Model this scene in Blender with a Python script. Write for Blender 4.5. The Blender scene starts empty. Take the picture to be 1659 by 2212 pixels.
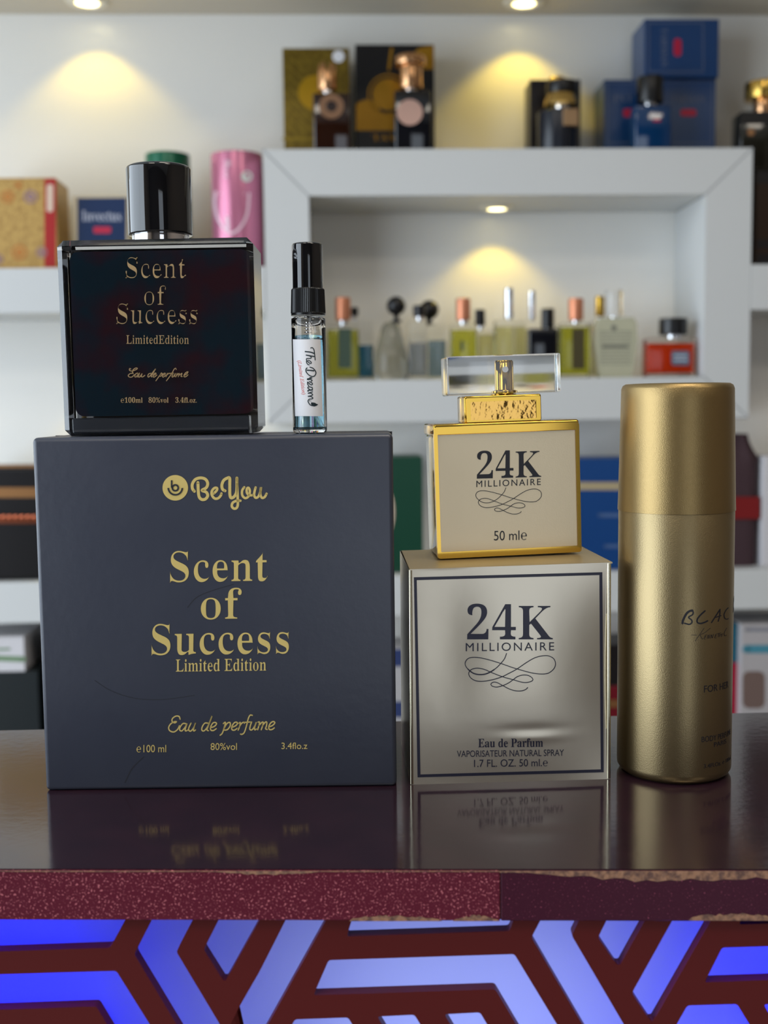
import bpy, bmesh, math, random
from mathutils import Vector, Matrix
random.seed(7)
scn = bpy.context.scene
COL = scn.collection

# ------------------------------------------------------------------ camera
W, H, F = 1659.0, 2212.0, 2500.0
PITCH, ROLL = math.radians(5.15), 0.012
CT = 1.10                                   # counter top height
CAM = Vector((0.0, 0.0, CT + 0.134))
Fw = Vector((0, math.cos(PITCH), -math.sin(PITCH)))
R0 = Vector((1, 0, 0)); U0 = Vector((0, math.sin(PITCH), math.cos(PITCH)))
Up = U0*math.cos(ROLL) + R0*math.sin(ROLL)
Rt = R0*math.cos(ROLL) - U0*math.sin(ROLL)

def ray(px, py):
    return (Fw + Rt*((px-W/2)/F) - Up*((py-H/2)/F))
def PZ(px, py, z):
    d = ray(px, py); return CAM + d*((z-CAM.z)/d.z)
def PY(px, py, y):
    d = ray(px, py); return CAM + d*((y-CAM.y)/d.y)

cd = bpy.data.cameras.new('camera'); cam = bpy.data.objects.new('camera', cd); COL.objects.link(cam)
cam.matrix_world = Matrix(((Rt.x, Up.x, -Fw.x, CAM.x), (Rt.y, Up.y, -Fw.y, CAM.y), (Rt.z, Up.z, -Fw.z, CAM.z), (0, 0, 0, 1)))
cd.sensor_fit = 'VERTICAL'; cd.sensor_height = 36.0; cd.lens = F/H*36.0
cd.clip_start = 0.02
cd.dof.use_dof = True; cd.dof.focus_distance = 0.415; cd.dof.aperture_fstop = 13.0
scn.camera = cam
scn.view_settings.view_transform = 'Standard'; scn.view_settings.look = 'None'
scn.view_settings.gamma = 1.0; scn.view_settings.exposure = 0.0
scn.view_settings.use_curve_mapping = False

# ------------------------------------------------------------------ materials
def srgb(r, g, b):
    f = lambda c: (c/255/12.92) if c/255 <= 0.04045 else ((c/255+0.055)/1.055)**2.4
    return (f(r), f(g), f(b), 1.0)
MATS = {}
def mat(name, col, rough=0.5, metal=0.0, spec=None, ior=1.45, trans=0.0, coat=0.0, emis=None, estr=0.0,
        bump=None, noise=None, aniso=0.0, coat_rough=0.03):
    """bump=(scale, strength, detail); noise=(scale, colour2, contrast lo, hi)"""
    if name in MATS: return MATS[name]
    m = bpy.data.materials.new(name); m.use_nodes = True
    nt = m.node_tree; b = nt.nodes['Principled BSDF']
    if len(col) == 3: col = (*col, 1.0)
    b.inputs['Base Color'].default_value = col
    b.inputs['Roughness'].default_value = rough
    b.inputs['Metallic'].default_value = metal
    b.inputs['IOR'].default_value = ior
    if spec is not None: b.inputs['Specular IOR Level'].default_value = spec
    b.inputs['Transmission Weight'].default_value = trans
    b.inputs['Coat Weight'].default_value = coat
    b.inputs['Coat Roughness'].default_value = coat_rough
    b.inputs['Anisotropic'].default_value = aniso
    if emis:
        b.inputs['Emission Color'].default_value = (*emis[:3], 1); b.inputs['Emission Strength'].default_value = estr
    if bump or noise:
        tc = nt.nodes.new('ShaderNodeTexCoord')
    if bump:
        n = nt.nodes.new('ShaderNodeTexNoise'); n.inputs['Scale'].default_value = bump[0]
        n.inputs['Detail'].default_value = bump[2] if len(bump) > 2 else 3
        bp = nt.nodes.new('ShaderNodeBump'); bp.inputs['Strength'].default_value = bump[1]
        bp.inputs['Distance'].default_value = bump[3] if len(bump) > 3 else 0.001
        nt.links.new(tc.outputs['Object'], n.inputs['Vector'])
        nt.links.new(n.outputs['Fac'], bp.inputs['Height']); nt.links.new(bp.outputs['Normal'], b.inputs['Normal'])
    if noise:
        n2 = nt.nodes.new('ShaderNodeTexNoise'); n2.inputs['Scale'].default_value = noise[0]; n2.inputs['Detail'].default_value = 4
        rp = nt.nodes.new('ShaderNodeValToRGB'); rp.color_ramp.elements[0].position = noise[2]; rp.color_ramp.elements[1].position = noise[3]
        c2 = noise[1] if len(noise[1]) == 4 else (*noise[1], 1)
        rp.color_ramp.elements[0].color = col; rp.color_ramp.elements[1].color = c2
        nt.links.new(tc.outputs['Object'], n2.inputs['Vector'])
        nt.links.new(n2.outputs['Fac'], rp.inputs['Fac']); nt.links.new(rp.outputs['Color'], b.inputs['Base Color'])
    MATS[name] = m
    return m

white_paint = mat('white_paint', srgb(204, 206, 206), 0.45, bump=(900, 0.08, 2, 0.0005))
wall_paint = mat('wall_paint', srgb(240, 238, 232), 0.32, coat=0.25, coat_rough=0.12, bump=(700, 0.1, 2, 0.0004))
soffit_paint = mat('soffit_paint', srgb(205, 196, 178), 0.5)
seam_grey = mat('seam_grey', srgb(168, 170, 172), 0.7)
floor_mat = mat('floor_tiles', srgb(190, 180, 168), 0.25, noise=(6, srgb(176, 166, 154), 0.35, 0.7))
room_wall = mat('room_wall_paint', srgb(170, 160, 150), 0.7)
gold_foil = mat('gold_foil', srgb(244, 218, 136), 0.4, 0.55, bump=(3000, 0.25, 2, 0.0002))
pale_gold_print = mat('pale_gold_print', srgb(222, 190, 140), 0.35, 0.7)
box_black = mat('leatherette_black', srgb(50, 54, 68), 0.36, spec=0.7, bump=(260, 0.16, 6, 0.0006), noise=(30, srgb(56, 60, 73), 0.3, 0.8))
box_dark_mark = mat('logo_dark', srgb(40, 42, 50), 0.5)
gloss_black = mat('gloss_black', (0.004, 0.004, 0.005), 0.05, coat=0.4, ior=1.55)
satin_black = mat('satin_black', (0.006, 0.006, 0.007), 0.28)
chrome = mat('chrome', (0.85, 0.85, 0.87), 0.08, 1.0)
polished_gold = mat('polished_gold', srgb(198, 158, 68), 0.09, 1.0)
satin_label = mat('satin_gold_label', srgb(214, 198, 168), 0.36, 0.6, bump=(2500, 0.1, 2, 0.0002))
print_black = mat('print_black', srgb(26, 26, 34), 0.4)
print_navy = mat('print_navy', srgb(34, 34, 50), 0.35)
foil_silver = mat('foil_carton', srgb(204, 194, 176), 0.3, 0.85, bump=(160, 0.05, 6, 0.0006))
foil_edge = mat('foil_edge', srgb(206, 196, 178), 0.2, 1.0, bump=(300, 0.1, 4, 0.0006))
can_gold = mat('can_gold', srgb(156, 138, 102), 0.38, 1.0, bump=(2600, 0.22, 2, 0.0002), noise=(14, srgb(150, 132, 98), 0.35, 0.7))
cap_gold = mat('cap_gold', srgb(160, 136, 92), 0.38, 1.0, bump=(3800, 0.3, 2, 0.0002))
clear_glass = mat('clear_glass', (1, 1, 1), 0.0, ior=1.5, trans=1.0)
acrylic = mat('clear_acrylic', (0.98, 0.99, 1), 0.01, ior=1.47, trans=1.0)
blue_liquid = mat('blue_liquid', srgb(160, 215, 240), 0.0, ior=1.33, trans=1.0)
label_paper = mat('label_paper', srgb(232, 232, 236), 0.6)
ink_teal = mat('ink_teal', srgb(18, 38, 46), 0.5)
ink_red = mat('ink_red', srgb(214, 110, 104), 0.5)
nozzle_white = mat('nozzle_white', srgb(225, 225, 225), 0.4)
lamp_disc = mat('lamp_disc', (1, 1, 1), 0.5, emis=(1.0, 0.86, 0.42), estr=6.0)
bezel = mat('lamp_bezel', srgb(225, 220, 205), 0.3, 0.3)

def flecked(name, base, fleck, rough, scale, thr):
    m = mat(name, base, rough, coat=0.08, coat_rough=0.2, spec=0.3)
    nt = m.node_tree; b = nt.nodes['Principled BSDF']
    tc = nt.nodes.new('ShaderNodeTexCoord')
    n = nt.nodes.new('ShaderNodeTexNoise'); n.inputs['Scale'].default_value = scale; n.inputs['Detail'].default_value = 1.5
    n.inputs['Distortion'].default_value = 0.6
    nt.links.new(tc.outputs['Object'], n.inputs['Vector'])
    rp = nt.nodes.new('ShaderNodeValToRGB'); rp.color_ramp.elements[0].position = thr; rp.color_ramp.elements[1].position = thr+0.10
    rp.color_ramp.elements[0].color = base; rp.color_ramp.elements[1].color = fleck
    nt.links.new(n.outputs['Fac'], rp.inputs['Fac']); nt.links.new(rp.outputs['Color'], b.inputs['Base Color'])
    mt = nt.nodes.new('ShaderNodeMath'); mt.operation = 'MULTIPLY'; mt.inputs[1].default_value = 0.7
    sp = nt.nodes.new('ShaderNodeMapRange'); sp.inputs['From Min'].default_value = thr; sp.inputs['From Max'].default_value = thr+0.1
    nt.links.new(n.outputs['Fac'], sp.inputs['Value']); nt.links.new(sp.outputs['Result'], mt.inputs[0])
    nt.links.new(mt.outputs['Value'], b.inputs['Metallic'])
    return m
edge_mat = flecked('glitter_burgundy', srgb(88, 18, 40), srgb(232, 140, 152), 0.4, 1700, 0.60)
top_mat = mat('counter_laminate', srgb(38, 22, 32), 0.11, ior=1.85, bump=(240, 0.035, 4, 0.0006), noise=(60, srgb(46, 26, 36), 0.4, 0.75))
lattice_mat = mat('lattice_brown', srgb(84, 22, 22), 0.45, spec=0.25, bump=(500, 0.05, 2, 0.0003))
wood_chip = mat('worn_chipboard', srgb(150, 112, 88), 0.8, noise=(420, srgb(96, 70, 62), 0.42, 0.62), bump=(600, 0.5, 4, 0.0008))
acrylic_lit = bpy.data.materials.new('opal_acrylic'); acrylic_lit.use_nodes = True
_n = acrylic_lit.node_tree; _b = _n.nodes['Principled BSDF']; _b.inputs['Base Color'].default_value = srgb(112, 114, 124); _b.inputs['Roughness'].default_value = 0.35
_t = _n.nodes.new('ShaderNodeBsdfTranslucent'); _t.inputs['Color'].default_value = (0.9, 0.9, 0.95, 1); _m = _n.nodes.new('ShaderNodeMixShader'); _m.inputs[0].default_value = 0.62
_n.links.new(_b.outputs[0], _m.inputs[1]); _n.links.new(_t.outputs[0], _m.inputs[2]); _n.links.new(_m.outputs[0], _n.nodes['Material Output'].inputs[0])

# ------------------------------------------------------------------ object helpers
def tag(o, label=None, cat=None, group=None, kind=None):
    if label: o['label'] = label
    if cat: o['category'] = cat
    if group: o['group'] = group
    if kind: o['kind'] = kind
    return o
def empty(name, loc, rz=0.0, ry=0.0, rx=0.0):
    o = bpy.data.objects.new(name, None); COL.objects.link(o)
    o.empty_display_size = 0.01
    M = Matrix.Translation(loc) @ Matrix.Rotation(rz, 4, 'Z') @ Matrix.Rotation(rx, 4, 'X') @ Matrix.Rotation(ry, 4, 'Y')
    o.matrix_world = M; o['_m'] = 0; del o['_m']
    ROOTM[o.name] = M
    return o
ROOTM = {}
def part(name, bm, m, parent=None, label=None, smooth=None):
    me = bpy.data.meshes.new(name)
    bmesh.ops.recalc_face_normals(bm, faces=bm.faces) if len(bm.faces) < 20000 else None
    bm.to_mesh(me); bm.free()
    o = bpy.data.objects.new(name, me); COL.objects.link(o)
    for mm in (m if isinstance(m, (list, tuple)) else [m]): me.materials.append(mm)
    if smooth is not None:
        for p in me.polygons: p.use_smooth = True
        try: me.set_sharp_from_angle(angle=smooth)
        except Exception: pass
    if parent: o.parent = parent
    if label: o['label'] = label
    return o
def bx(x0, x1, y0, y1, z0, z1, bev=0.0, seg=3, bm=None):
    b = bm or bmesh.new()
    c = Matrix.Translation(((x0+x1)/2, (y0+y1)/2, (z0+z1)/2)) @ Matrix.Diagonal((x1-x0, y1-y0, z1-z0, 1))
    r = bmesh.ops.create_cube(b, size=1.0, matrix=c)
    if bev > 0:
        es = list({e for v in r['verts'] for e in v.link_edges})
        bmesh.ops.bevel(b, geom=es, offset=bev, segments=seg, profile=0.5, affect='EDGES')
    return b
def lathe(prof, cx=0.0, cy=0.0, n=64, bm=None):
    """prof: [(r,z)...]; r==0 closes"""
    b = bm or bmesh.new(); rings = []
    for r, z in prof:
        if r <= 1e-7: rings.append([b.verts.new((cx, cy, z))])
        else: rings.append([b.verts.new((cx+r*math.cos(2*math.pi*i/n), cy+r*math.sin(2*math.pi*i/n), z)) for i in range(n)])
    for a, c in zip(rings, rings[1:]):
        if len(a) == 1 and len(c) == 1: continue
        for i in range(n):
            j = (i+1) % n
            if len(a) == 1: b.faces.new((a[0], c[j], c[i]))
            elif len(c) == 1: b.faces.new((a[i], a[j], c[0]))
            else: b.faces.new((a[i], a[j], c[j], c[i]))
    return b
def rcyl(r, z0, z1, bev, cx=0, cy=0, n=64, bm=None, bev0=None):
    b0 = bev if bev0 is None else bev0
    pr = [(0, z0)]
    for k in range(5):
        a = -math.pi/2 + k*math.pi/8; pr.append((r-b0+b0*math.cos(a), z0+b0+b0*math.sin(a)))
    for k in range(5):
        a = k*math.pi/8; pr.append((r-bev+bev*math.cos(a), z1-bev+bev*math.sin(a)))
    pr.append((0, z1)); return lathe(pr, cx, cy, n, bm)
def prism(pts, y0, y1, bm=None):
    """polygon in local x,z extruded along y"""
    b = bm or bmesh.new()
    A = [b.verts.new((x, y0, z)) for x, z in pts]; B = [b.verts.new((x, y1, z)) for x, z in pts]
    b.faces.new(A); b.faces.new(B[::-1]); n = len(pts)
    for i in range(n): b.faces.new((A[i], B[i], B[(i+1) % n], A[(i+1) % n]))
    return b

class Plane:
    """maps photo pixels onto the local plane y=yl of a root"""
    def __init__(s, root, yl=0.0): s.M = ROOTM[root.name].inverted(); s.y = yl; s.o = s.M @ CAM
    def xz(s, px, py, y=None):
        d = s.M.to_3x3() @ ray(px, py); t = ((s.y if y is None else y)-s.o.y)/d.y
        p = s.o + d*t; return p.x, p.z
    def __call__(s, px, py, off):
        x, z = s.xz(px, py); return Vector((x, s.y-off, z))
class Cyl:
    """maps photo pixels onto a vertical cylinder (radius r, axis at local cx,cy)"""
    def __init__(s, root, r, cx, cy): s.M = ROOTM[root.name].inverted(); s.o = s.M @ CAM; s.r, s.cx, s.cy = r, cx, cy
    def __call__(s, px, py, off):
        d = s.M.to_3x3() @ ray(px, py); ox, oy = s.o.x-s.cx, s.o.y-s.cy
        a = d.x**2+d.y**2; b = ox*d.x+oy*d.y; c = ox*ox+oy*oy-s.r**2
        disc = max(b*b-a*c, 0.0); t = (-b-math.sqrt(disc))/a
        p = s.o+d*t; x, y = p.x-s.cx, p.y-s.cy; l = math.hypot(x, y)
        return Vector((s.cx+x/l*(s.r+off), s.cy+y/l*(s.r+off), p.z))
class Unwrap:
    """maps (s_px, py): s = arc length in pixels from the cylinder's centre column"""
    def __init__(s, cyl, pxc, rpx): s.c, s.pxc, s.rpx = cyl, pxc, rpx
    def __call__(s, sp, py, off):
        p = s.c(s.pxc, py, 0); a0 = math.atan2(p.y-s.c.cy, p.x-s.c.cx); a = a0 + sp/s.rpx
        return Vector((s.c.cx+(s.c.r+off)*math.cos(a), s.c.cy+(s.c.r+off)*math.sin(a), p.z))

# ------------------------------------------------------------------ 2-D artwork (in photo pixels)
def sty(s, kind):
    U = {'serif': (0x1D400, 0x1D41A, 0x1D7CE), 'script': (0x1D4D0, 0x1D4EA, None), 'ital': (0x1D434, 0x1D44E, None), 'bital': (0x1D468, 0x1D482, None)}
    if kind not in U: return s
    up, lo, dg = U[kind]; o = ''
    for c in s:
        if c == 'h' and kind == 'ital': o += '\u210e'
        elif 'A' <= c <= 'Z': o += chr(up+ord(c)-65)
        elif 'a' <= c <= 'z': o += chr(lo+ord(c)-97)
        elif c.isdigit() and dg: o += chr(dg+int(c))
        else: o += c
    return o
def text2d(body, kind='sans', thin=0.0, thinx=0.0, kern=None, space=1.0, shear=0.0):
    c = bpy.data.curves.new('t', 'FONT'); c.body = sty(body, kind); c.size = 1; c.offset = thin; c.resolution_u = 5
    c.space_character = space; c.shear = shear
    if kern:
        for i, k in kern.items(): c.body_format[i].kerning = k
    o = bpy.data.objects.new('t', c); COL.objects.link(o)
    dg = bpy.context.evaluated_depsgraph_get(); dg.update()
    me = bpy.data.meshes.new_from_object(o.evaluated_get(dg))
    b = bmesh.new(); b.from_mesh(me); bmesh.ops.remove_doubles(b, verts=b.verts, dist=1e-5)
    vs = [[v.co.x, v.co.y] for v in b.verts]; b.verts.index_update()
    if thinx:
        nx = [0.0]*len(vs)
        for v in b.verts:
            acc = Vector((0, 0))
            for e in v.link_edges:
                if len(e.link_faces) == 1:
                    d = e.other_vert(v).co - v.co; n = Vector((d.y, -d.x))
                    if n.length < 1e-9: continue
                    n.normalize(); fc = e.link_faces[0].calc_center_median() - (v.co+e.other_vert(v).co)/2
                    if n.dot(Vector((fc.x, fc.y))) > 0: n = -n
                    acc += n
            if acc.length > 1e-6: nx[v.index] = acc.normalized().x
        for i, q in enumerate(vs): q[0] -= thinx*nx[i]
    fs = [[v.index for v in f.verts] for f in b.faces]
    b.free(); bpy.data.objects.remove(o); bpy.data.curves.remove(c); bpy.data.meshes.remove(me)
    return vs, fs
def fit(art, x0, y0, x1, y1, slope=0.0, rot=False):
    """place text ink into pixel box; rot = reading downwards"""
    vs, fs = art
    a0 = min(v[0] for v in vs); a1 = max(v[0] for v in vs); b0 = min(v[1] for v in vs); b1 = max(v[1] for v in vs)
    out = []
    for x, y in vs:
        u = (x-a0)/(a1-a0); w = (y-b0)/(b1-b0)
        if rot: px, py = x0+w*(x1-x0), y0+u*(y1-y0); px += slope*(py-(y0+y1)/2)
        else:
            px, py = x0+u*(x1-x0), y1-w*(y1-y0); py += slope*(px-(x0+x1)/2)
        out.append((px, py))
    return out, fs
def smooth_path(pts, n=6):
    P = [pts[0]]+list(pts)+[pts[-1]]; out = []
    for i in range(1, len(P)-2):
        p0, p1, p2, p3 = P[i-1], P[i], P[i+1], P[i+2]
        for k in range(n):
            t = k/n
            out.append(tuple(0.5*((2*p1[j])+(-p0[j]+p2[j])*t+(2*p0[j]-5*p1[j]+4*p2[j]-p3[j])*t*t+(-p0[j]+3*p1[j]-3*p2[j]+p3[j])*t**3) for j in (0, 1)))
    out.append(tuple(pts[-1])); return out
def ribbon(pts, w, ox=0, oy=0, sc=1.0, n=6, smooth=True, fw=None):
    """stroke of width w (zoom units) along points; fw(t) varies the width"""
    p = smooth_path(pts, n) if smooth else list(pts)
    p = [(ox+x/sc, oy+y/sc) for x, y in p]; w = w/sc/2
    vs, fs = [], []; m = len(p)
    for i, (x, y) in enumerate(p):
        a = p[max(i-1, 0)]; b = p[min(i+1, m-1)]; dx, dy = b[0]-a[0], b[1]-a[1]; l = math.hypot(dx, dy) or 1
        ww = w*(fw(i/(m-1)) if fw else 1)
        vs += [(x-dy/l*ww, y+dx/l*ww), (x+dy/l*ww, y-dx/l*ww)]
        if i: fs.append([2*i-2, 2*i-1, 2*i+1, 2*i])
    for k in (0, m-1):
        x, y = p[k]; r = w*(fw(k/(m-1)) if fw else 1); s = len(vs)
        vs += [(x+r*math.cos(j*math.pi/5), y+r*math.sin(j*math.pi/5)) for j in range(10)]; fs.append(list(range(s, s+10)))
    return vs, fs
def poly(pts): return list(pts), [list(range(len(pts)))]
def disc(cx, cy, r, n=32, ry=None):
    return poly([(cx+r*math.cos(2*math.pi*i/n), cy+(ry or r)*math.sin(2*math.pi*i/n)) for i in range(n)])
def ring(cx, cy, r0, r1, n=40, a0=0, a1=2*math.pi):
    vs, fs = [], []
    for i in range(n+1):
        a = a0+(a1-a0)*i/n; vs += [(cx+r0*math.cos(a), cy+r0*math.sin(a)), (cx+r1*math.cos(a), cy+r1*math.sin(a))]
        if i: fs.append([2*i-2, 2*i-1, 2*i+1, 2*i])
    return vs, fs
def merge(*arts):
    V, Fc = [], []
    for vs, fs in arts:
        o = len(V); V += vs; Fc += [[i+o for i in f] for f in fs]
    return V, Fc
def rrect(x0, y0, x1, y1, r, n=5):
    out = []
    for cx, cy, a in ((x1-r, y0+r, -90), (x1-r, y1-r, 0), (x0+r, y1-r, 90), (x0+r, y0+r, 180)):
        for k in range(n+1):
            t = math.radians(a+90*k/n); out.append((cx+r*math.cos(t), cy+r*math.sin(t)))
    return out
def frame_art(o, t):
    """rectangular line frame; o = 4 outer corners (px), t = thickness"""
    cx = sum(p[0] for p in o)/4; cy = sum(p[1] for p in o)/4
    i = [(x+(t if x < cx else -t), y+(t if y < cy else -t)) for x, y in o]
    return list(o)+i, [[k, (k+1) % 4, 4+(k+1) % 4, 4+k] for k in range(4)]
def drape(name, art, mp, m, parent, off=0.00012, thick=0.0001, label=None):
    vs, fs = art; b = bmesh.new()
    T = [b.verts.new(mp(x, y, off)) for x, y in vs]
    B = [b.verts.new(mp(x, y, off-thick)) for x, y in vs]
    cnt = {}
    for f in fs:
        try: b.faces.new([T[i] for i in f])
        except ValueError: continue
        for i in range(len(f)):
            e = (f[i], f[(i+1) % len(f)]); cnt[e] = cnt.get(e, 0)+1
    for (i, j) in cnt:
        if (j, i) not in cnt:
            try: b.faces.new((T[i], T[j], B[j], B[i]))
            except ValueError: pass
    me = bpy.data.meshes.new(name); bmesh.ops.recalc_face_normals(b, faces=b.faces); b.to_mesh(me); b.free()
    o = bpy.data.objects.new(name, me); COL.objects.link(o); me.materials.append(m); o.parent = parent
    if label: o['label'] = label
    return o

# ================================================================== COUNTER
A = PZ(0, 1880, CT); B = PZ(1659, 1881, CT); C = PZ(0, 1578, CT); D = PZ(1659, 1539, CT)
exf = (B-A).normalized(); exb = (D-C).normalized()
kz = math.atan2(exf.y, exf.x)
counter = empty('counter', A.lerp(B, .5), kz)
tag(counter, 'dark glossy reception counter with burgundy glitter edge and blue backlit lattice front', 'counter')
KM = ROOTM[counter.name].inverted()
bl = KM @ (C-exb*0.45); br = KM @ (D+exb*0.45)
kp = Plane(counter, 0.0)
zb = kp.xz(830, 1989)[1]                        # underside of the edge band
XL, XR = -0.62, 0.62
def slab(z0, z1, yf, inset=0.0):
    b = bmesh.new()
    q = [(XL, yf), (XR, yf), (XR, br.y-inset), (XL, bl.y-inset)]
    # back edge points follow the measured line
    s = (br.y-bl.y)/(br.x-bl.x)
    q[2] = (XR, bl.y+s*(XR-bl.x)-inset); q[3] = (XL, bl.y+s*(XL-bl.x)-inset)
    lo = [b.verts.new((x, y, z0)) for x, y in q]; hi = [b.verts.new((x, y, z1)) for x, y in q]
    b.faces.new(lo[::-1]); b.faces.new(hi)
    for i in range(4): b.faces.new((lo[i], lo[(i+1) % 4], hi[(i+1) % 4], hi[i]))
    return b
part('worktop', slab(zb, 0.0, 0.0012), top_mat, counter)
XM = kp.xz(1082, 1930)[0]
edge_dark = flecked('glitter_plum', srgb(58, 8, 34), srgb(176, 92, 118), 0.36, 2300, 0.66)
part('edge_band', bx(XM, XR, 0.0, 0.0012, zb, -0.0002, 0.0003, 1), edge_dark, counter, 'darker plum stretch of edge band at right')
part('edge_band', bx(XL, XM-0.0002, 0.0, 0.0012, zb, -0.0002, 0.0003, 1), edge_mat, counter, 'burgundy glitter edge band, chipped along its edges')
# chipped edges
random.seed(3)
def chip(x0, x1, yedge, depth, up=True, n=28):
    top, bot = [], []
    for i in range(n+1):
        t = i/n; x = x0+(x1-x0)*t; d = depth(t)*(0.75+0.5*random.random())
        top.append((x, yedge)); bot.append((x, yedge+(d if up else -d)))
    return poly(top+bot[::-1]) if False else (top+bot, [[i, i+1, n+2+i, n+1+i] for i in range(n)])
fm = Plane(counter, 0.0)
ch = [chip(1135, 1800, 1881.5, lambda t: 3+22*math.sin(min(t*1.5, 1)*math.pi*0.62)*(1-0.5*t)),
      chip(1080, 1136, 1881.5, lambda t: 3), chip(460, 700, 1881.5, lambda t: 6*math.sin(t*math.pi)+1),
      chip(0, 460, 1881.5, lambda t: 1.4), chip(700, 1080, 1881.5, lambda t: 1.5),
      chip(755, 955, 1989.5, lambda t: 13*math.sin(math.pi*t)**0.4*(1-0.35*t), False),
      chip(978, 1080, 1989.5, lambda t: 11*math.sin(math.pi*t)**0.7, False),
      chip(1488, 1720, 1988.5, lambda t: 12*math.sin(math.pi*min(t*1.2, 1))**0.5+2, False)]
for c_ in ch:
    drape('worn_edge', c_, fm, wood_chip, counter, 0.00016, 0.0002, 'bare chipboard showing where the edge band has chipped')

# backlit lattice panel
YP = 0.0035
pp = Plane(counter, YP)
def rounded(pts, r=6):
    out = []; n = len(pts)
    for i in range(n):
        p, a, b = Vector(pts[i]), Vector(pts[i-1]), Vector(pts[(i+1) % n])
        da, db = (a-p), (b-p); rr = min(r, da.length*0.4, db.length*0.4)
        s, e = p+da.normalized()*rr, p+db.normalized()*rr
        for k in range(4):
            t = k/3; q = s.lerp(p, t).lerp(p.lerp(e, t), t); out.append((q.x, q.y))
    return out
HOLES = [
 [(-260, 1960), (285, 1960), (238, 2047), (-260, 2064)],
 [(-260, 2113), (251, 2097), (397, 2330), (302, 2330), (208, 2174), (-260, 2190)],
 [(342, 1960), (431, 1960), (381, 2056), (548, 2335), (455, 2335), (290, 2061)],
 [(486, 1960), (576, 1960), (488, 2118), (482, 2118), (440, 2051)],
 [(631, 1960), (720, 1960), (500, 2355), (430, 2355), (515, 2178), (560, 2100)],
 [(768, 1960), (1118, 1960), (1101, 2011), (749, 2023)],
 [(710, 2074), (1111, 2061), (1268, 2320), (1178, 2320), (1070, 2137), (677, 2150)],
 [(637, 2202), (752, 2198), (830, 2330), (570, 2330)],
 [(815, 2196), (895, 2192), (975, 2320), (888, 2320)],
 [(960, 2191), (1037, 2187), (1115, 2320), (1036, 2320)],
 [(1182, 1960), (1265, 1960), (1235, 2021), (1425, 2345), (1335, 2345), (1148, 2025)],
 [(1324, 1960), (1409, 1960), (1340, 2084), (1332, 2084), (1292, 2025)],
 [(1468, 1960), (1552, 1960), (1412, 2205), (1405, 2206), (1365, 2145)],
 [(1614, 1960), (1960, 1960), (1960, 1986), (1596, 1997)],
 [(1560, 2047), (1960, 2036), (1960, 2106), (1522, 2122)],
 [(1485, 2172), (1592, 2169), (1690, 2330), (1395, 2330)],
 [(1650, 2170), (1960, 2158), (1960, 2240), (1690, 2240)],
]
cu = bpy.data.curves.new('panel', 'CURVE'); cu.dimensions = '2D'; cu.fill_mode = 'BOTH'; cu.extrude = 0.002
def add_sp(pts):
    s = cu.splines.new('POLY'); s.points.add(len(pts)-1); s.use_cyclic_u = True
    for i, (x, y) in enumerate(pts): s.points[i].co = (x, y, 0, 1)
add_sp([(XL, -CT+0.02), (XR, -CT+0.02), (XR, zb+0.006), (XL, zb+0.006)])
for h_ in HOLES: add_sp([pp.xz(x, y) for x, y in rounded(h_)])
tmp = bpy.data.objects.new('t', cu); COL.objects.link(tmp)
dg = bpy.context.evaluated_depsgraph_get(); dg.update()
me = bpy.data.meshes.new_from_object(tmp.evaluated_get(dg)); bpy.data.objects.remove(tmp)
pb = bmesh.new(); pb.from_mesh(me)
bmesh.ops.transform(pb, matrix=Matrix.Translation((0, YP+0.002, 0)) @ Matrix.Rotation(math.pi/2, 4, 'X'), verts=pb.verts)
part('lattice_panel', pb, lattice_mat, counter, 'dark brown panel with cut-out hexagon band pattern')
part('light_panel', bx(XL, XR, YP+0.009, YP+0.0095, -0.6, zb), acrylic_lit, counter, 'glowing blue acrylic sheet behind the cut-outs')
led_m = mat('cavity_lining', srgb(70, 70, 80), 0.6)
part('body', bx(XL, XR, YP+0.06, 0.12, -CT, zb), led_m, counter)
part('top_rail', bx(XL, XR, YP+0.0045, YP+0.0601, zb-0.001, zb), led_m, counter)
for lx, lw, pw, colr in ((-0.31, 0.40, 5.0, (0.004, 0.006, 1.0)), (0.34, 0.44, 6.0, (0.002, 0.003, 1.0)), (0.022, 0.09, 0.32, (0.45, 0.55, 1.0))):
    L = bpy.data.lights.new('led_strip', 'AREA'); L.shape = 'RECTANGLE'; L.size = lw; L.size_y = 0.30; L.energy = pw; L.color = colr
    lo = bpy.data.objects.new('led_strip', L); COL.objects.link(lo)
    lo.matrix_world = ROOTM[counter.name] @ Matrix.Translation((lx, YP+0.055, -0.17)) @ Matrix.Rotation(math.radians(-90), 4, 'X')

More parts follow.
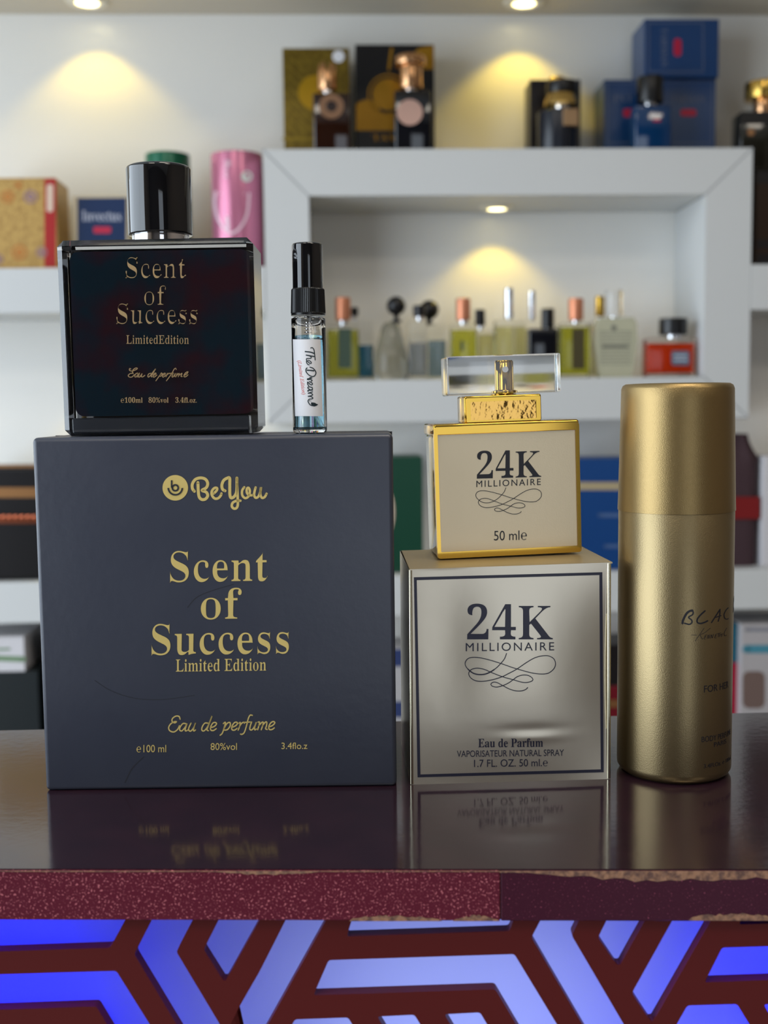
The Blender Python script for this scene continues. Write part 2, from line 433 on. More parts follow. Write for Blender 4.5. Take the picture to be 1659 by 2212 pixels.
# ================================================================== BIG BLACK BOX
base = PZ(476, 1704, CT); YB = base.y
gift = empty('perfume_gift_box', Vector((base.x, YB, CT)), 0.004)
tag(gift, 'large matte black square gift box with gold foil lettering on the counter at left', 'box')
g = Plane(gift)
gx0 = g.xz(83.5, 1330)[0]; gx1 = g.xz(853, 1330)[0]; gh = g.xz(465, 941)[1]
GD = 0.056
part('box_body', bx(gx0, gx1, 0, GD, 0, gh, 0.0017, 4), box_black, gift, smooth=math.radians(35))
part('lid_seam', bx(gx0-0.0001, gx1+0.0001, 0.030, 0.0304, 0, gh+0.0001, 0), satin_black, gift)
z6 = dict(ox=340, oy=1010, sc=6.636)
logo = [
 ribbon([(530, 340), (503, 300), (502, 235), (545, 170), (620, 148), (690, 168), (722, 228), (700, 290), (640, 326), (700, 352), (722, 402), (690, 450), (640, 458), (602, 425), (588, 350), (582, 215)], 42, **z6),
 ribbon([(808, 372), (850, 330), (855, 295), (822, 292), (785, 330), (780, 390), (820, 442), (870, 440), (908, 402), (918, 372)], 36, **z6),
 ribbon([(970, 333), (935, 310), (925, 250), (950, 185), (1000, 152), (1036, 152), (1038, 250), (1040, 390), (1062, 436), (1110, 405), (1138, 330), (1140, 150)], 42, **z6),
 ribbon([(1140, 150), (1146, 300), (1152, 450), (1152, 540), (1130, 583), (1092, 585), (1067, 552), (1080, 505), (1130, 478), (1190, 475)], 36, **z6),
 ribbon([(1245, 282), (1216, 330), (1218, 398), (1260, 438), (1308, 410), (1326, 340), (1310, 292), (1285, 300), (1282, 352), (1312, 395), (1368, 395)], 34, **z6),
 ribbon([(1408, 285), (1392, 350), (1388, 400), (1412, 434), (1452, 410), (1480, 330), (1485, 282), (1476, 380), (1500, 434), (1540, 420), (1565, 375)], 34, **z6)]
drape('logo_lettering', merge(*logo), g, gold_foil, gift, label='gold foil logo script')
drape('logo_disc', disc(340+257/6.636, 1010+290/6.636, 183/6.636, 48), g, gold_foil, gift, label='round gold foil emblem')
q6 = lambda x, y: (340+x/6.636, 1010+y/6.636)
c0 = q6(258, 290)
drape('emblem_mark', merge(ring(*c0, 30/6.636, 54/6.636), ribbon([(206, 190), (206, 280)], 22, smooth=False, **z6),
      ring(*c0, 88/6.636, 112/6.636, 30, 0.02, math.pi-0.02)), g, box_dark_mark, gift, 0.0003, 0.00015)
S1 = -0.012
for cr_art in (ribbon([(205, 1470), (240, 1492), (290, 1508), (350, 1511), (420, 1502)], 1.3), ribbon([(405, 1312), (425, 1290), (460, 1275), (505, 1262)], 1.3), ribbon([(270, 1690), (285, 1660), (310, 1635)], 2.0)):
    drape('crease', cr_art, g, box_dark_mark, gift, 0.00006, 0.00005, 'faint pressed crease')
TX = 0.022
for t, kd, b_, th, sl in (('Scent', 'serif', (367, 1189, 578, 1257), TX, S1), ('of', 'serif', (434, 1270, 522, 1338), TX, S1), ('Success', 'serif', (327, 1346, 624, 1414), TX, S1),
                     ('Limited Edition', 'serif', (380, 1423, 575, 1450), 0.018, S1), ):
    drape('lettering', fit(text2d(t, kd, 0, th), b_[0], b_[1], b_[2], b_[3], sl), g, gold_foil, gift)
# "Eau de perfume" traced in the script of the box
z5 = dict(ox=350, oy=1530, sc=6.381)
eau = [[(250, 150), (235, 112), (190, 108), (145, 140), (140, 180), (175, 200), (200, 185), (170, 185), (120, 215), (92, 265), (110, 310), (165, 325), (215, 290), (240, 240)],
 [(340, 215), (290, 210), (250, 260), (245, 300), (275, 310), (320, 260), (345, 210), (320, 290), (328, 312), (355, 300)],
 [(400, 205), (370, 270), (372, 305), (400, 312), (440, 260), (462, 200), (435, 285), (440, 312), (462, 298)],
 [(635, 205), (590, 205), (555, 255), (550, 300), (580, 310), (630, 250), (690, 105), (640, 240), (620, 295), (640, 308)],
 [(672, 265), (720, 250), (752, 215), (735, 195), (700, 205), (670, 260), (675, 300), (710, 305), (748, 280)],
 [(845, 210), (875, 195), (850, 290), (830, 345), (802, 370)], [(860, 270), (895, 210), (935, 195), (940, 240), (905, 290), (865, 300), (850, 285)],
 [(968, 262), (1015, 240), (1040, 210), (1025, 190), (990, 205), (960, 260), (970, 298), (1005, 298), (1035, 275)],
 [(1060, 205), (1080, 195), (1070, 250), (1050, 300)], [(1065, 260), (1095, 210), (1125, 192), (1135, 205)],
 [(1245, 97), (1215, 95), (1190, 140), (1165, 240), (1135, 330), (1105, 357), (1082, 355)], [(1135, 195), (1215, 188)],
 [(1235, 188), (1215, 250), (1212, 290), (1240, 296), (1275, 250), (1300, 190), (1275, 270), (1280, 297), (1300, 285)],
 [(1325, 190), (1345, 190), (1335, 240), (1318, 295)], [(1335, 240), (1375, 195), (1395, 195), (1385, 245), (1368, 295)], [(1385, 240), (1425, 190), (1445, 195), (1440, 240), (1428, 280), (1450, 292)],
 [(1478, 255), (1525, 235), (1555, 200), (1535, 182), (1500, 200), (1472, 250), (1480, 290), (1515, 292), (1548, 270)]]
drape('lettering', merge(*[ribbon(p, 17, **z5) for p in eau]), g, gold_foil, gift)
for t, b_ in (('\u212e100 ml', (295, 1609, 359, 1625)), ('80%vol', (455, 1605, 512, 1620)), ('3.4flo.z', (608, 1604, 664, 1618))):
    drape('lettering', fit(text2d(t), *b_, -0.004), g, gold_foil, gift)

# ================================================================== 100 ML BLACK BOTTLE
zt = CT+gh
def at_level(px, py, Y, z): return Vector((PY(px, py, Y).x, Y, z))
bt = empty('perfume_bottle', at_level(346, 938, YB+0.010, zt), 0.0, -0.006)
tag(bt, 'square black glass perfume bottle with round black cap, standing on the black gift box', 'perfume bottle')
p = Plane(bt)
bx0 = p.xz(128, 730)[0]; bx1 = p.xz(551, 730)[0]; bh = p.xz(346, 514)[1]; BD = 0.030
part('glass_shell', bx(bx0, bx1, 0, BD, 0.0003, bh, 0.0022, 1), clear_glass, bt, smooth=math.radians(20))
black_painted_reflections = mat('lacquer_painted_reflections', srgb(10, 36, 50), 0.12, coat=0.3, bump=(38, 0.2, 3, 0.0012), noise=(48, srgb(50, 18, 30), 0.42, 0.62))  # teal and maroon reflections painted into the dark colour as noise
ix0, iz1 = p.xz(150, 545, 0.0012); ix1, iz0 = p.xz(548, 893, 0.0012)
part('dark_filling', prism(rrect(ix0, iz0, ix1, iz1, 0.003), 0.0013, BD-0.004), black_painted_reflections, bt, 'black filling inside the thick glass', smooth=math.radians(40))
part('back_coating', bx(bx0+0.0006, bx1-0.0022, BD-0.0035, BD-0.0030, 0.001, bh-0.0012), gloss_black, bt)
part('thick_base', bx(bx0+0.003, bx1-0.003, 0.0016, BD-0.004, 0.0016, iz0-0.0006, 0.0004, 1), mat('smoke_base', srgb(58, 62, 70), 0.25), bt, 'thick greyish glass base')
cx0 = p.xz(275, 430, BD/2)[0]; cx1 = p.xz(413.5, 430, BD/2)[0]
cr = (cx1-cx0)/2; cxx = (cx0+cx1)/2; cz1 = p.xz(344, 346, BD/2-cr)[1]; cz0 = p.xz(344, 499, BD/2-cr)[1]
part('cap', rcyl(cr, cz0, cz1, 0.0012, cxx, BD/2, 96, bev0=0.0006), gloss_black, bt, 'glossy black round cap', smooth=math.radians(30))
part('collar_ring', rcyl(cr*0.88, bh-0.0002, cz0+0.0002, 0.0003, cxx, BD/2, 96), chrome, bt, 'chrome ring under the cap', smooth=math.radians(30))
for t, kd, b_, th, tx in (('Scent', 'serif', (271, 556, 402, 601), -0.005, 0.042), ('of', 'serif', (312, 617, 358, 659), -0.005, 0.042), ('Success', 'serif', (251, 656, 427, 700), -0.005, 0.042),
                      ('LimitedEdition', 'serif', (273, 724, 408, 743), 0, 0.03)):
    drape('lettering', fit(text2d(t, kd, th, tx), *b_, 0.002), p, pale_gold_print, bt)
zE = dict(ox=250, oy=770, sc=9.217)
eau2 = [[(300, 250), (280, 240), (275, 275), (330, 290), (410, 260), (430, 235), (395, 232), (345, 270), (335, 320), (350, 335), (290, 340), (250, 380), (275, 410), (330, 405), (370, 360)],
 [(440, 330), (400, 345), (380, 400), (410, 405), (450, 340), (430, 400), (450, 408)], [(475, 330), (455, 395), (480, 408), (525, 340), (510, 400), (540, 405), (580, 375)],
 [(700, 335), (655, 350), (640, 400), (665, 405), (720, 340), (795, 245), (710, 390), (725, 405)], [(750, 380), (800, 350), (795, 330), (760, 350), (745, 400), (770, 410), (820, 370)],
 [(910, 325), (860, 400), (800, 485)], [(880, 370), (925, 335), (920, 370), (885, 400)], [(935, 380), (985, 350), (980, 332), (945, 350), (930, 400), (955, 408), (1000, 370)],
 [(1030, 335), (1000, 405)], [(1015, 375), (1060, 335), (1080, 345)], [(1205, 260), (1190, 235), (1160, 260), (1110, 350), (1010, 485)], [(1090, 335), (1150, 330)],
 [(1145, 335), (1120, 400), (1145, 405), (1190, 335), (1175, 395), (1195, 405)], [(1225, 335), (1200, 405)], [(1215, 380), (1265, 335), (1245, 405)], [(1255, 380), (1320, 335), (1300, 395), (1325, 400)],
 [(1360, 380), (1415, 345), (1440, 305), (1400, 320), (1360, 370), (1365, 405), (1400, 400), (1440, 365)]]
drape('lettering', merge(*[ribbon(q, 16, **zE) for q in eau2]), p, pale_gold_print, bt)
for t, b_ in (('\u212e100ml', (261, 858, 308, 870)), ('80%vol', (321, 858, 364, 870)), ('3.4fl.oz.', (379, 858, 425, 870))):
    drape('lettering', fit(text2d(t, 'serif', 0, 0.01), *b_, 0.0), p, pale_gold_print, bt)

# ================================================================== SAMPLE VIAL
vy = YB+0.012
vr_px = 37.5
v0 = at_level(665, 937, vy, zt)
vial = empty('perfume_sample_vial', v0, 0.0, 0.002)
tag(vial, 'slim glass vial of blue perfume with black cap and white label on the gift box', 'perfume vial')
vp = Plane(vial, 0.0)
va = vp.xz(628, 810)[0]; vb = vp.xz(703, 810)[0]; vr = (vb-va)/2; vc = (va+vb)/2; vcy = vr
zz = lambda py: vp.xz(665, py, 0.0)[1]
gz1 = zz(682); lz = zz(722); cz = zz(622); ctop = zz(521)
# outer wall with thick base, inner cavity
ri = vr-0.0007
outer = [(0, 0.0004), (vr-0.0012, 0.0), (vr-0.0003, 0.0004), (vr, 0.0014), (vr, gz1-0.0006), (vr-0.0010, gz1), (ri-0.0010, gz1), (ri, gz1-0.0012), (ri, 0.0024), (ri-0.001, 0.0016), (0, 0.0016)]
part('glass_tube', lathe(outer, vc, vcy, 72), clear_glass, vial, smooth=math.radians(40))
part('liquid', rcyl(ri-0.00003, 0.0019, lz, 0.0005, vc, vcy, 72), blue_liquid, vial, 'pale blue liquid', smooth=math.radians(40))
rr = (vp.xz(697, 570)[0]-vp.xz(630, 570)[0])/2
part('cap', rcyl(rr, cz-0.0005, ctop, 0.0007, vc, vcy, 72), gloss_black, vial, 'glossy black cap', smooth=math.radians(30))
rb = bmesh.new(); N = 120; za, zb2 = zz(679), zz(620)
prof = [(vr*1.0, za), (vr*1.0, za+0.0007), (vr*0.985, za+0.0009), (vr*0.94, zb2-0.0004), (vr*0.92, zb2)]
rings = []
for k, (r, z) in enumerate(prof):
    rings.append([rb.verts.new((vc+(r+(0.00016 if (i % 2 and 2 <= k <= 3) else 0))*math.cos(2*math.pi*i/N), vcy+(r+(0.00016 if (i % 2 and 2 <= k <= 3) else 0))*math.sin(2*math.pi*i/N), z)) for i in range(N)])
for a_, c_ in zip(rings, rings[1:]):
    for i in range(N): rb.faces.new((a_[i], a_[(i+1) % N], c_[(i+1) % N], c_[i]))
rb.faces.new(rings[0][::-1]); rb.faces.new(rings[-1])
part('ribbed_collar', rb, satin_black, vial, 'ribbed black collar')
hr = bmesh.new()
def tube(pts, r, bm, n=10):
    prev = None
    for i, P_ in enumerate(pts):
        P_ = Vector(P_); a_ = Vector(pts[max(i-1, 0)]); b_ = Vector(pts[min(i+1, len(pts)-1)]); t = (b_-a_).normalized()
        s = t.cross(Vector((0.3, 1, 0.2))).normalized(); w = t.cross(s)
        ringv = [bm.verts.new(P_+(s*math.cos(2*math.pi*k/n)+w*math.sin(2*math.pi*k/n))*r) for k in range(n)]
        if prev:
            for k in range(n): bm.faces.new((prev[k], prev[(k+1) % n], ringv[(k+1) % n], ringv[k]))
        else: bm.faces.new(ringv[::-1])
        prev = ringv
    bm.faces.new(prev); return bm
tube_plastic = mat('dip_tube_plastic', (0.95, 0.97, 1), 0.1, ior=1.2, trans=0.85)
part('dip_tube', tube([(vc, vcy, gz1-0.001), (vc+0.0003, vcy, 0.010), (vc+0.0035, vcy-0.001, 0.0030), (vc+0.0046, vcy-0.001, 0.0024)], 0.0007, hr), tube_plastic, vial, smooth=1)
sp = bmesh.new(); pts = [(vc+0.0014*math.cos(a*0.6), vcy+0.0014*math.sin(a*0.6), gz1-0.0004-a*0.00011) for a in range(52)]
part('pump_spring', tube(pts, 0.0002, sp, 6), chrome, vial, 'small metal pump spring', smooth=1)
cy = Cyl(vial, vr, vc, vcy)
lab = ([], []); nx = 24
for i in range(nx+1):
    t = i/nx; xt = 633+(692-633)*t; xb = 638+(697-638)*t
    lab[0].extend([(xt, 733), (xb, 899)])
    if i: lab[1].append([2*i-2, 2*i, 2*i+1, 2*i-1])
drape('label', lab, cy, label_paper, vial, 0.00010, 0.00008)
zD = dict(ox=625, oy=730, sc=12.2875)
dream = [([(565, 268), (608, 258), (648, 310), (664, 400), (682, 585)], 22), ([(655, 412), (560, 378), (425, 362)], 30), ([(650, 492), (450, 456)], 28),
 ([(520, 470), (575, 505), (568, 540), (515, 545), (462, 548), (452, 575)], 22), ([(500, 592), (560, 622), (582, 662), (555, 680), (500, 640), (462, 595), (458, 650), (488, 700), (525, 716)], 22),
 ([(545, 775), (625, 805), (688, 880), (700, 945), (662, 1010), (600, 1022), (520, 985), (460, 920), (440, 860), (450, 815), (472, 795)], 24), ([(645, 872), (560, 862), (475, 856)], 32),
 ([(545, 1050), (600, 1062), (485, 1085), (495, 1108), (560, 1100), (602, 1128), (580, 1150)], 24), ([(530, 1160), (600, 1195), (608, 1232), (575, 1245), (520, 1205), (488, 1170), (486, 1225), (515, 1268)], 24),
 ([(600, 1310), (610, 1355), (575, 1380), (515, 1355), (492, 1315), (520, 1295), (585, 1312)], 24), ([(612, 1385), (500, 1392), (500, 1420)], 26),
 ([(612, 1430), (495, 1470), (560, 1465), (615, 1500), (590, 1528), (495, 1550), (560, 1552), (620, 1590), (600, 1618), (530, 1625), (498, 1665), (512, 1720), (560, 1780), (640, 1802)], 24)]
arts = [ribbon(q, w, **zD) for q, w in dream]
arts.append(poly([(625+x/12.2875, 730+y/12.2875) for x, y in ((580, 1700), (612, 1722), (622, 1702), (655, 1728), (668, 1712), (700, 1742), (760, 1765), (720, 1800), (655, 1822), (600, 1795), (572, 1750))]))
arts.append(disc(625+540/12.2875, 730+1668/12.2875, 1.0, 10)); arts.append(disc(625+572/12.2875, 730+1674/12.2875, 0.7, 10))
drape('lettering', merge(*arts), cy, ink_teal, vial, 0.00018, 0.00006)
drape('lettering', fit(text2d('(Limited Edition)', 'ital', 0.004), 646, 779, 656, 852, 0.13, rot=True), cy, ink_red, vial, 0.00018, 0.00006, 'red lettering')

# ================================================================== SILVER-GOLD CARTON
base = PZ(1101, 1689, CT)
ctn = empty('perfume_carton', Vector((base.x, base.y, CT)), 0.05)
tag(ctn, 'silver gold foil perfume carton with black border line, under the gold framed bottle', 'box')
k = Plane(ctn)
kx0, kzL = k.xz(884, 1230); kx1, kzR = k.xz(1318.5, 1215); kb0 = k.xz(887, 1690)[0]; kb1 = k.xz(1317.5, 1688)[0]
KD = 0.050
b = bmesh.new(); NX, NZ = 90, 130
def kz_top(t): return kzL+(kzR-kzL)*t
random.seed(11)
def dent(x, z, y):      # shallow bulge plus a dent above the small print
    t = (x-kx0)/(kx1-kx0); s = z/kzR
    d = -0.0011*math.sin(math.pi*t)*math.sin(math.pi*min(s, 1))
    d += 0.00016*math.exp(-((t-0.60)/0.16)**2-((s-0.245)/0.022)**2) - 0.00014*math.exp(-((t-0.62)/0.14)**2-((s-0.205)/0.02)**2)
    d += 0.0006*math.exp(-((t-0.2)/0.15)**2-((s-0.62)/0.3)**2)
    d += 0.0016*max(0, t-0.6)**2/0.16*math.sin(math.pi*min(s, 1))
    return d
grid = []
for j in range(NZ+1):
    row = []
    for i in range(NX+1):
        t, s = i/NX, j/NZ
        xL = kb0+(kx0-kb0)*s; xR = kb1+(kx1-kb1)*s
        x = xL+(xR-xL)*t; z = kz_top(t)*s - (0.0012*math.sin(math.pi*t)*(1-s) if s < 1 else 0)*0.0
        row.append(b.verts.new((x, dent(x, z, 0) if 0 < i < NX and 0 < j < NZ else 0.0, z+0.0003*0)))
    grid.append(row)
for j in range(NZ):
    for i in range(NX): b.faces.new((grid[j][i], grid[j][i+1], grid[j+1][i+1], grid[j+1][i]))
part('front_panel', b, foil_silver, ctn, smooth=1.0)
b = bmesh.new()
q = lambda x, y, z: b.verts.new((x, y, z))
v = [q(kb0, 0, 0), q(kb1, 0, 0), q(kx1, 0, kzR), q(kx0, 0, kzL), q(kb0, KD, 0), q(kb1, KD, 0), q(kx1, KD, kzR+0.0004), q(kx0, KD, kzL+0.0004)]
for f in ((0, 4, 7, 3), (1, 2, 6, 5), (4, 5, 6, 7), (0, 1, 5, 4)): b.faces.new([v[i] for i in f])
part('side_panels', b, foil_silver, ctn)
b = bmesh.new(); q = lambda x, y, z: b.verts.new((x, y, z))
tn = 0.0005
t4 = [q(kx0+0.0002, 0.0004, kzL-0.0001), q(kx1+0.0008, 0.0002, kzR+0.0001), q(kx1-0.0006, KD, kzR+0.0005), q(kx0+0.0006, KD, kzL+0.0005)]
u4 = [b.verts.new(x.co-Vector((0, 0, tn))) for x in t4]
b.faces.new(t4); b.faces.new(u4[::-1])
for i in range(4): b.faces.new((t4[i], u4[i], u4[(i+1) % 4], t4[(i+1) % 4]))
fold = mat('foil_fold', srgb(226, 218, 190), 0.13, 1.0)
for x_, zt_ in ((kx0, kzL), (kx1, kzR)):
    xb__ = kb0 if x_ == kx0 else kb1; sg = 1 if x_ == kx0 else -1
    be = bmesh.new(); tube([(xb__+sg*0.0004, 0.00035, 0.0002), ((xb__+x_)/2+sg*0.0004, 0.00035, zt_/2), (x_+sg*0.0004, 0.00035, zt_-0.0003)], 0.0007, be, 16)
    part('folded_edge', be, fold, ctn, smooth=1.0)
matte_gold = mat('matte_gold_card', srgb(196, 176, 136), 0.4, 0.8)
part('top_flap', b, matte_gold, ctn, 'gold card top flap')
def km(px, py, off):
    x, z = k.xz(px, py, 0.0); y = dent(x, z, 0)
    x, z = k.xz(px, py, y)
    return Vector((x, dent(x, z, 0)-off, z))
def densify(o, t, n=24):
    cxm = sum(p_[0] for p_ in o)/4; cym = sum(p_[1] for p_ in o)/4; inn = [(x+(t if x < cxm else -t), y+(t if y < cym else -t)) for x, y in o]
    vs, fs = [], []
    for e in range(4):
        a, b_, c_, d_ = o[e], o[(e+1) % 4], inn[e], inn[(e+1) % 4]; s = len(vs)
        for i in range(n+1):
            u = i/n; vs += [(a[0]+(b_[0]-a[0])*u, a[1]+(b_[1]-a[1])*u), (c_[0]+(d_[0]-c_[0])*u, c_[1]+(d_[1]-c_[1])*u)]
            if i: fs.append([s+2*i-2, s+2*i, s+2*i+1, s+2*i-1])
    return vs, fs
drape('border_line', densify([(894, 1247), (1301, 1236), (1304, 1668), (902, 1679)], 6.2), km, print_navy, ctn, 0.00014)
SW = [(768, 85), (735, 170), (675, 245), (600, 320), (510, 380), (420, 415), (320, 420), (240, 400), (170, 350), (120, 290), (110, 230), (150, 170), (230, 147), (350, 155), (500, 190), (680, 245), (850, 305), (1000, 350), (1150, 390), (1300, 412), (1430, 400), (1520, 330), (1548, 250), (1520, 170), (1440, 125), (1350, 122), (1230, 150), (1100, 220), (930, 335), (800, 405), (700, 455), (560, 500), (400, 528), (280, 520), (200, 475), (165, 410), (190, 355), (250, 325), (330, 320), (430, 345), (520, 385), (700, 455), (880, 505), (1000, 540), (1080, 548), (1160, 530), (1188, 500), (1160, 460), (1100, 432), (1020, 430), (940, 455), (870, 505), (800, 555), (700, 600), (610, 620), (540, 605), (520, 570), (560, 542), (620, 550), (710, 598), (800, 645), (900, 678), (1000, 682), (1070, 660), (1105, 628)]
drape('flourish', ribbon(SW, 13, 990, 1400, 7.373, 5, fw=lambda t: 1.5 if 0.05 < t < 0.13 else 1.0), km, print_navy, ctn)
for t, kd, b_, th, tx, sl, spc in (('24K', 'serif', (1009, 1304, 1194, 1381), 0, 0.014, 0.0, 1.0), ('MILLIONAIRE', 'sans', (1006, 1388, 1197, 1406), 0.0, 0, -0.01, 1.25),
     ('Eau de Parfum', 'serif', (1033, 1595, 1173, 1614), 0, 0, -0.008, 1.0), ('VAPORISATEUR NATURAL SPRAY', 'sans', (987, 1620, 1218, 1634), 0.0, 0, -0.012, 1.0), ('1.7 FL. OZ. 50 ml.\u212e', 'sans', (1024, 1640, 1183, 1656), 0.0, 0, -0.012, 1.0)):
    drape('lettering', fit(text2d(t, kd, th, tx, space=spc), *b_, sl), km, print_navy, ctn)

# ================================================================== 24K BOTTLE
Yg = base.y+0.0215
px_c = 1098
xb_ = PY(px_c, 1200, Yg).x
Minv = ROOTM[ctn.name].inverted(); lp = Minv @ Vector((xb_, Yg, CT)); tt = (lp.x-kx0)/(kx1-kx0)
zc = kz_top(tt)
tilt = math.atan2(kzR-kzL, kx1-kx0)
gb = empty('perfume_bottle', Vector((xb_, Yg, CT+zc+0.0009)), 0.10, -0.024)
tag(gb, 'gold framed perfume bottle with clear block cap, standing on the foil carton', 'perfume bottle')
p = Plane(gb)
fx0, fz1 = p.xz(943.5, 921); fx1, _ = p.xz(1253, 905)
_, fz0 = p.xz(1098, 1200)
sx0 = p.xz(949, 1060)[0]; sx1 = p.xz(1246, 1060)[0]; sz1 = p.xz(1098, 933)[1]; sz0 = p.xz(1098, 1186)[1]
fx0 = p.xz(941, 1060)[0]; fx1 = p.xz(1254, 1060)[0]; topz = p.xz(1098, 911)[1]; GDp = 0.026
zlow = 0.0
part('glass_back', bx(fx0+0.0004, fx1-0.0004, 0.0016, GDp, zlow, topz-0.0042, 0.0012, 3), acrylic, gb, smooth=math.radians(40))
part('gold_lining', bx(fx0+0.0022, fx1-0.0022, 0.0030, GDp-0.003, 0.003, topz-0.005, 0.001, 2), mat('gold_lining', srgb(200, 176, 120), 0.25, 1.0), gb, smooth=math.radians(40))
# frame: outer minus inner
b = bmesh.new()
def ringprism(o, i, y0, y1, b):
    n = len(o); O0 = [b.verts.new((x, y0, z)) for x, z in o]; I0 = [b.verts.new((x, y0, z)) for x, z in i]
    O1 = [b.verts.new((x, y1, z)) for x, z in o]; I1 = [b.verts.new((x, y1, z)) for x, z in i]
    for a in range(n):
        c = (a+1) % n
        b.faces.new((O0[a], O0[c], I0[c], I0[a])); b.faces.new((O1[a], I1[a], I1[c], O1[c]))
        b.faces.new((O0[a], O1[a], O1[c], O0[c])); b.faces.new((I0[a], I0[c], I1[c], I1[a]))
    return b
ringprism(rrect(fx0, fz0, fx1, topz-0.001, 0.0011), rrect(sx0, sz0, sx1, sz1, 0.0003), 0.0, 0.0022, b)
bmesh.ops.bevel(b, geom=[e for e in b.edges if abs(e.verts[0].co.y) < 1e-6 and abs(e.verts[1].co.y) < 1e-6 and e.calc_face_angle(0) > 0.5], offset=0.00045, segments=3, affect='EDGES', profile=0.5)
part('gold_frame', b, polished_gold, gb, smooth=math.radians(50))
part('label_plate', bx(sx0-0.0002, sx1+0.0002, 0.0007, 0.0018, sz0-0.0002, sz1+0.0002), satin_label, gb, 'satin gold front plate')
part('shoulder', bx(fx0-0.0001, fx1+0.0001, 0.0004, GDp+0.0006, topz-0.0042, topz, 0.0009, 3), polished_gold, gb, 'polished gold shoulder plate', smooth=math.radians(40))
lp_ = Plane(gb, 0.0007)
for t, kd, b_, th, tx, sl, spc in (('24K', 'serif', (1030, 972, 1169, 1032), 0, 0.014, -0.028, 1.0), ('MILLIONAIRE', 'sans', (1029, 1036, 1168, 1050), 0.0, 0, -0.034, 1.25), ('50 ml\u212e', 'sans', (1067, 1146, 1138, 1167), -0.002, 0, -0.02, 1.0)):
    drape('lettering', fit(text2d(t, kd, th, tx, space=spc), *b_, sl), lp_, print_black, gb)
sw2 = []
for x, y in SW:
    X = 990+x/7.373; Y = 1400+y/7.373
    X2 = 1027.5+(X-1004.5)*(142.5/196.0); Y2 = 1053.5+(Y-1411.5)*(57.0/81.0)-0.012*(X2-1098)
    sw2.append((X2, Y2))
drape('flourish', ribbon(sw2, 1.25, n=5), lp_, print_black, gb)
# neck block, sprayer, cap
cyd = GDp/2
nx0 = p.xz(1003, 880, cyd-0.008)[0]; nx1 = p.xz(1170, 880, cyd-0.008)[0]; nz1 = p.xz(1086, 853, cyd-0.008)[1]
nb = bmesh.new()
part('neck_block', bx(nx0, nx1, cyd-0.008, cyd+0.008, topz-0.0002, nz1, 0.0008, 3), polished_gold, gb, 'gold neck block', smooth=math.radians(40))
b = bmesh.new()
ringprism(rrect(nx0+0.0006, topz+0.0002, nx1-0.0006, nz1-0.0008, 0.0004), rrect(nx0+0.0022, topz+0.0009, nx1-0.0022, nz1-0.0022, 0.0004), cyd-0.0088, cyd-0.0079, b)
part('neck_frame', b, polished_gold, gb)
hammer = mat('hammered_gold', srgb(206, 160, 84), 0.12, 1.0, bump=(330, 0.22, 2, 0.001))
part('neck_inlay', bx(nx0+0.0021, nx1-0.0021, cyd-0.0083, cyd-0.0078, topz+0.0008, nz1-0.0021), hammer, gb, 'hammered gold inlay')
ax0 = p.xz(966, 810, cyd-0.0075)[0]; ax1 = p.xz(1212, 810, cyd-0.0075)[0]; az1 = p.xz(1088, 766, cyd-0.0075)[1]; az0 = p.xz(1088, 851, cyd-0.0075)[1]
scx = p.xz(1086, 810, cyd)[0]
part('cap', bx(ax0, ax1, cyd-0.0075, cyd+0.0075, az0, az1, 0.0008, 3), mat('hazy_acrylic', (0.98, 0.99, 1), 0.10, ior=1.47, trans=1.0, coat=0.6), gb, 'clear acrylic block cap', smooth=math.radians(40))
sr = (p.xz(1105, 810, cyd)[0]-p.xz(1065, 810, cyd)[0])/2
part('sprayer', lathe([(0, az0-0.0004), (sr*1.35, az0-0.0004), (sr*1.4, az0+0.0006), (sr*1.35, az0+0.0014), (sr, az0+0.0018), (sr, az1-0.0028), (sr-0.0004, az1-0.0022), (0, az1-0.0020)], scx, cyd, 48), polished_gold, gb, 'gold spray pump inside the clear cap', smooth=math.radians(40))
nzl = p.xz(1086, 799, cyd)[1]
b = bmesh.new(); bmesh.ops.create_cone(b, cap_ends=True, segments=24, radius1=0.0011, radius2=0.0011, depth=0.0008, matrix=Matrix.Translation((scx, cyd-sr-0.0001, nzl)) @ Matrix.Rotation(math.pi/2, 4, 'X'))
part('nozzle', b, nozzle_white, gb, 'white spray nozzle')

# ================================================================== GOLD SPRAY CAN
fr = PZ(1457, 1697, CT)
can = empty('body_spray_can', Vector((fr.x, fr.y+0.0195, CT)), 0.0)
tag(can, 'tall satin gold body spray can with matching gold cap, standing on the counter at right', 'spray can')
cp = Plane(can)
dl = (cp.xz(1336, 1400)[0]); dr = cp.xz(1578.5, 1400)[0]
cr_ = (dr-dl)/2*0.998; ccx = (dl+dr)/2
zk = lambda py: cp.xz(1457, py, -cr_)[1]
cap_b = zk(1112); cap_t = cp.xz(1457, 829, 0)[1]
body = [(0, 0.0012), (cr_-0.0035, 0.0012), (cr_-0.0030, 0.0), (cr_-0.0022, 0.0), (cr_-0.0008, 0.0010), (cr_-0.0001, 0.0022), (cr_, 0.0035), (cr_, cap_b+0.002), (cr_-0.001, cap_b+0.004), (0, cap_b+0.004)]
part('can_body', lathe(body, ccx, 0, 128), can_gold, can, smooth=math.radians(40))
c1 = (cp.xz(1582.5, 1105)[0]-cp.xz(1334.5, 1105)[0])/2; c2 = (cp.xz(1581, 845)[0]-cp.xz(1343, 845)[0])/2
cprof = [(cr_+0.00005, cap_b), (c1, cap_b), (c1, cap_b+0.0006), (c1-0.0001, cap_b+0.003), (c2+0.0001, cap_t-0.006), (c2, cap_t-0.0018), (c2-0.0005, cap_t-0.0006), (c2-0.0015, cap_t), (c2-0.004, cap_t+0.0001), (0, cap_t+0.0001)]
